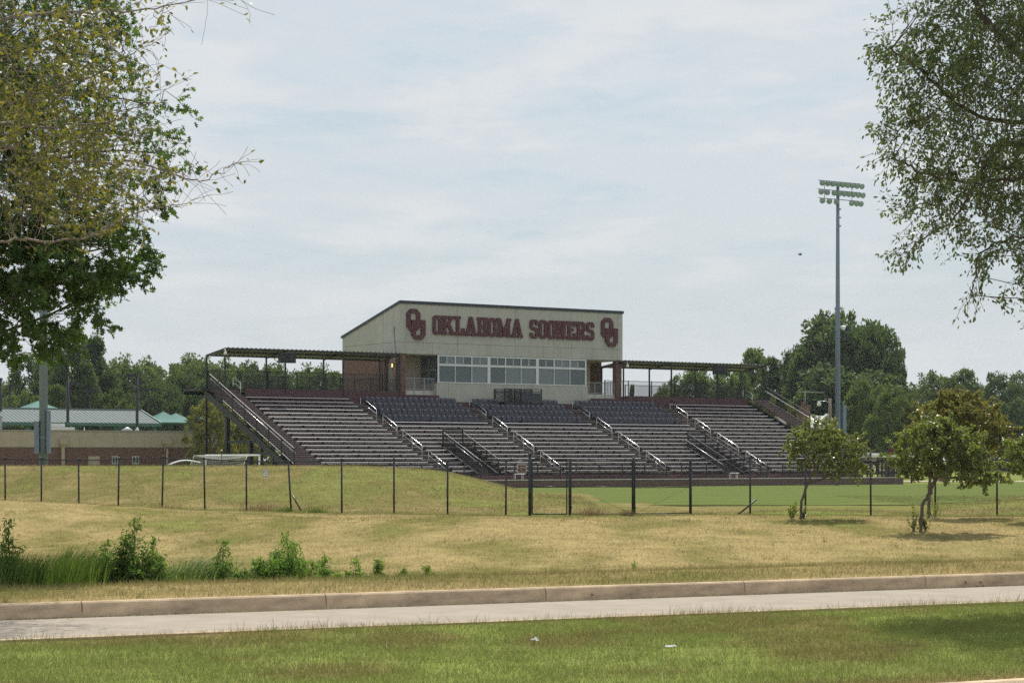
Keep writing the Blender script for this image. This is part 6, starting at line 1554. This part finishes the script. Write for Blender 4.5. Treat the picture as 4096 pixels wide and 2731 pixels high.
# clipped hedge by the far road
p0 = at(3350 + 1950 * .317, 1650 + 600 * .317, 300); n_ = 2500; P = np.stack([r_.uniform(0, 16, n_), r_.uniform(-.8, .8, n_), r_.uniform(0, 1.3, n_) ** .8], -1)
o = link('hedge', leaf_mesh('hedge', P, r_.normal(0, 1, (n_, 3)), .4, 'card', M['leaf_far_mid'], r_, 0, .8)); o.location = (p0.x, 300, -.1); tag(o, 'low clipped hedge by the far road behind the redbuds', 'hedge')

# ------------------------------------------------------------------ weeds on the edge of the swale
def swale_y(u, q=6.2):
    a = (u - 2048) / FPX; return (q + KN[0] * KP[0] + KN[1] * KP[1]) / (KN[0] * a + KN[1])
def weed(u, vtop, wpx, lab, seed, n_st=7, q=6.1, size=.07, name='ragweed'):
    r_ = np.random.default_rng(seed); Y = swale_y(u, q); t_ = at(u, vtop, Y); b = Vector((t_.x, Y, gz(t_.x, Y))); H = t_.z - b.z; W = wpx / FPX * Y / 2
    o = empty(name, tuple(b)); tag(o, lab, 'weed'); mb = MB(); P = []; D = []
    for k in range(n_st):
        f = 0 if k == 0 else r_.uniform(-1, 1); hh = H * (1 if k == 0 else (.45 + .45 * r_.random()) * (1 - .45 * abs(f))); a = np.array([f * W * .35, r_.normal(0, .12), 0]); c = np.array([f * W * .85, r_.normal(0, .25), hh])
        mid = (a + c) / 2 + np.array([f * W * .1, 0, .03]); mb.tube([a, mid, c], [.010, .007, .003], 5)
        m_ = int(12 + 32 * hh)
        for i in range(m_):
            g = .12 + .88 * (i + r_.random()) / m_; s_p = (a + (c - a) * g) + 2 * (mid - (a + c) / 2) * g * (1 - g) * 2
            ang = r_.random() * 6.28; L = (.05 + .24 * (1 - g) ** .7) * min(1, H) * (.6 + .6 * r_.random()); e = s_p + np.array([math.cos(ang) * L, math.sin(ang) * L, L * .45])
            if L > .1: mb.tube([s_p, (s_p + e) / 2 + np.array([0, 0, .02]), e], [.004, .003, .002], 3, False)
            for w_ in np.linspace(.35, 1, 5 if L > .12 else 3):
                for _ in range(2): P.append(s_p + (e - s_p) * w_ + r_.normal(0, .018, 3)); D.append((e - s_p) * 1.4 + r_.normal(0, .2, 3))
    mb.build('stems', M['leaf_weed'], o); lf = link('leaves', leaf_mesh('leaves', np.array(P), np.array(D), size, 'lance', M['leaf_weed'], r_, .35, .45), o); tag(lf, kind='stuff')
rz = lambda x, y: (x * .7653, 2000 + y * .7653)
weed(45, 2076, 170, 'tall ragweed plant rising over the reeds at the picture edge', 51, 6); weed(536, 2070, 290, 'tallest leafy ragweed plant with a spire between reeds and pale grass', 52, 13); weed(430, 2160, 160, 'shorter ragweed plant against the reeds', 53, 6); weed(612, 2150, 130, 'side shoot ragweed plant next to the tallest one', 57, 5)
weed(895, 2163, 190, 'dense dark ragweed bush next to the pale grass', 54, 11, size=.075); weed(1165, 2124, 330, 'widest ragweed bush standing alone beyond the pale grass', 55, 17); weed(1040, 2235, 130, 'low ragweed at the foot of the widest bush', 56, 5); weed(1300, 2225, 150, 'low ragweed fringe on the far side of the widest bush', 58, 6)
weed(1420, 2240, 80, 'small weed just past the widest ragweed bush', 59, 3, size=.07); weed(1515, 2236, 50, 'single upright weed seedling on bare soil', 60, 2, size=.07); weed(1620, 2275, 110, 'flat small weed past the upright seedling', 61, 4, size=.06); weed(1708, 2262, 50, 'last small weed at the end of the weed row', 62, 2, size=.07)
weed(2545, 2255, 40, 'lone thin weed stalk on the dry bank by the street', 63, 2, q=6.0, size=.05)
def reeds(name, label, us, vts, n, hv, w, matn, bend, seed, q=6.3, kind='stuff'):
    r_ = np.random.default_rng(seed); Vs = []
    for k in range(n):
        u = us[0] + (us[1] - us[0]) * r_.random(); Y = swale_y(u, q + r_.normal(0, .35)); vt = np.interp(u, np.linspace(us[0], us[1], len(vts)), vts); t_ = at(u, vt, Y); gx_, gy_ = t_.x, Y; z0 = gz(gx_, gy_); H = (t_.z - z0) * (1 - hv * r_.random() ** 1.2)
        a = r_.normal(0, .55) + .5; L = H * bend * (.4 + r_.random()); dx, dy = math.cos(a) * L, math.sin(a) * L * .6; px_, py_ = -math.sin(a + .5) * w / 2, math.cos(a + .5) * w / 2
        prev = None
        for f in (0, .35, .7, 1.0):
            c = np.array([gx_ + dx * f ** 2.2, gy_ + dy * f ** 2.2, z0 + H * (f - .25 * bend * f ** 3)]); ww = (1 - f ** 2 * .95); cur = (c - np.array([px_, py_, 0]) * ww, c + np.array([px_, py_, 0]) * ww)
            if prev is not None: Vs += [prev[0], prev[1], cur[1], cur[0]]
            prev = cur
    me = fastmesh(name, np.array(Vs), 4, M[matn]); return tag(link(name, me), label, 'grass', kind=kind)
reeds('reed_clump', 'dense stand of upright green reeds by the street verge', (-30, 430), (2190, 2170, 2185, 2150, 2160, 2200), 2300, .38, .012, 'leaf_reed', .35, 71)
reeds('pale_grass_clump', 'pale arching sunlit grass between the ragweed plants', (610, 850), (2230, 2180, 2160, 2165, 2190), 480, .55, .016, 'leaf_pale_grass', .8, 72)
reeds('pale_grass_tips', 'arching pale grass blades around the dense ragweed bush', (800, 985), (2160, 2170, 2200), 50, .5, .015, 'leaf_pale_grass', .9, 73)
reeds('low_verge_weeds', 'low straggling green weeds along the foot of the ragweed row', (0, 1500), (2235, 2245, 2255, 2268, 2285), 2300, .6, .010, 'leaf_reed', .6, 74)
def tuft(u, v, Y, w, h, n, lab, seed, matn='dry_stalk'):
    r_ = np.random.default_rng(seed); c = at(u, v, Y); b = Vector((c.x, Y, gz(c.x, Y))); Vs = []
    for k in range(n):
        x, y = r_.normal(0, w * .35), r_.normal(0, w * .25); H = h * (.4 + .6 * r_.random()); dx, dy = r_.normal(0, H * .35), r_.normal(0, H * .35); a = r_.random() * 6.28; ww = .009
        px_, py_ = math.cos(a) * ww, math.sin(a) * ww
        Vs += [(x - px_, y - py_, 0), (x + px_, y + py_, 0), (x + dx, y + dy, H)]
    o = link('dry_tuft', fastmesh('dry_tuft', np.array(Vs), 3, M[matn])); o.location = b; tag(o, lab, 'tuft')
tuft(2375, 2075, 91.4, .9, .5, 260, 'pinkish dry weed tuft in front of the drive gate', 81); tuft(2508, 2072, 91.6, .5, .38, 170, 'brown dry weed tuft at the meeting post of the drive gates', 82); tuft(1040, 2030, 99, 1.6, .6, 260, 'pale dry weed tuft at the fence below the white sign', 83); tuft(1145, 2030, 97.6, .8, .35, 180, 'green tuft round the bent fence post', 84, 'leaf_reed'); tuft(1265, 2030, 96.6, .9, .4, 200, 'greenish tuft at the fence past the brace pipe', 85, 'leaf_reed'); tuft(660, 2050, 100, 1.2, .3, 150, 'low dark dry tuft where the fence dips', 86)

# ------------------------------------------------------------------ litter and the bird
def crumple(name, u, v, z, w, d, h, matn, lab, seed, cat):
    r_ = np.random.default_rng(seed); Y = (ZC - z) * FPX / (v - VH); x = (u - 2048) / FPX * Y; mb = MB(); n_ = 6
    vs = [((i / n_ - .5) * w, (j / n_ - .5) * d, max(.0, r_.normal(h * .5, h * .35))) for i in range(n_ + 1) for j in range(n_ + 1)]
    fs = [(i * (n_ + 1) + j, (i + 1) * (n_ + 1) + j, (i + 1) * (n_ + 1) + j + 1, i * (n_ + 1) + j + 1) for i in range(n_) for j in range(n_)]
    o = mb.add(vs, fs).build(name, M[matn]); o.location = (x, Y, z + .002); o.rotation_euler = (0, 0, r_.random() * 3); tag(o, lab, cat); return o
crumple('paper_scrap', 2682, 2589, .16, .10, .05, .022, 'paper', 'larger white paper scrap lying flat in the green lawn', 91, 'litter'); crumple('paper_scrap', 2138, 2561, .16, .06, .05, .025, 'paper', 'small crumpled white paper scrap near the middle of the lawn', 92, 'litter')
crumple('cup_shard', 688, 2442, .0, .05, .04, .03, 'paper', 'tiny white plastic shard lying at the foot of the kerb', 96, 'litter')
def leaf_pile(u, v, n, w, lab, seed):
    r_ = np.random.default_rng(seed); Y = ZC * FPX / (v - VH); x = (u - 2048) / FPX * Y; P = r_.normal(0, 1, (n, 3)) * np.array([w, w * .5, .02]) + np.array([0, 0, .045]); P[:, 2] = np.abs(P[:, 2])
    o = link('leaf_pile', leaf_mesh('leaf_pile', P, r_.normal(0, 1, (n, 3)) * np.array([1, 1, .4]), .07, 'oak', M['dry_leaf'], r_, 0, .4)); o.location = (x, Y, 0); tag(o, lab, 'leaves')
leaf_pile(838, 2440, 16, .055, 'clump of orange-brown oak leaves lying against the kerb', 93); leaf_pile(3900, 2344, 26, .16, 'scattered brown leaves on the street near the far kerb end', 94); leaf_pile(2380, 2404, 4, .05, 'few brown leaves at the kerb joint', 95)
b_ = at(3201, 1019, 120); bird = empty('bird', tuple(b_), .4); tag(bird, 'tiny dark bird flying in the open sky beside the floodlight pole', 'bird')
MB().lathe((0, 0, 0), [(.001, -.13), (.028, -.08), (.04, 0), (.03, .07), (.018, .10), (.012, .13), (.001, .16)], 8, (1, .1, .1)).build('body', M['bark'], bird, True)
for sy in (-1, 1): MB().add([(.05, .02 * sy, .02), (-.05, .02 * sy, .02), (-.08, .13 * sy, .08), (-.03, .24 * sy, .05), (.03, .12 * sy, .085)], [(0, 1, 2, 3, 4) if sy < 0 else (4, 3, 2, 1, 0)]).build('wing', M['bark'], bird)
MB().add([(-.10, -.015, 0), (-.10, .015, 0), (-.2, .04, 0), (-.2, -.04, 0)], [(0, 1, 2, 3)]).build('tail', M['bark'], bird)


# ------------------------------------------------------------------ summer haze
hz = MB().box(-1250, 1250, -1150, 1300, -4, 45)
m = bpy.data.materials.new('haze'); m.use_nodes = True; m.node_tree.nodes.clear()
ho = m.node_tree.nodes.new('ShaderNodeOutputMaterial'); hv_ = m.node_tree.nodes.new('ShaderNodeVolumePrincipled')
hv_.inputs['Color'].default_value = (.86, .92, 1, 1); hv_.inputs['Density'].default_value = .0001; hv_.inputs['Anisotropy'].default_value = .3
m.node_tree.links.new(hv_.outputs[0], ho.inputs['Volume'])
tag(hz.build('haze', m), 'thin summer haze over the whole place', 'haze', kind='stuff')
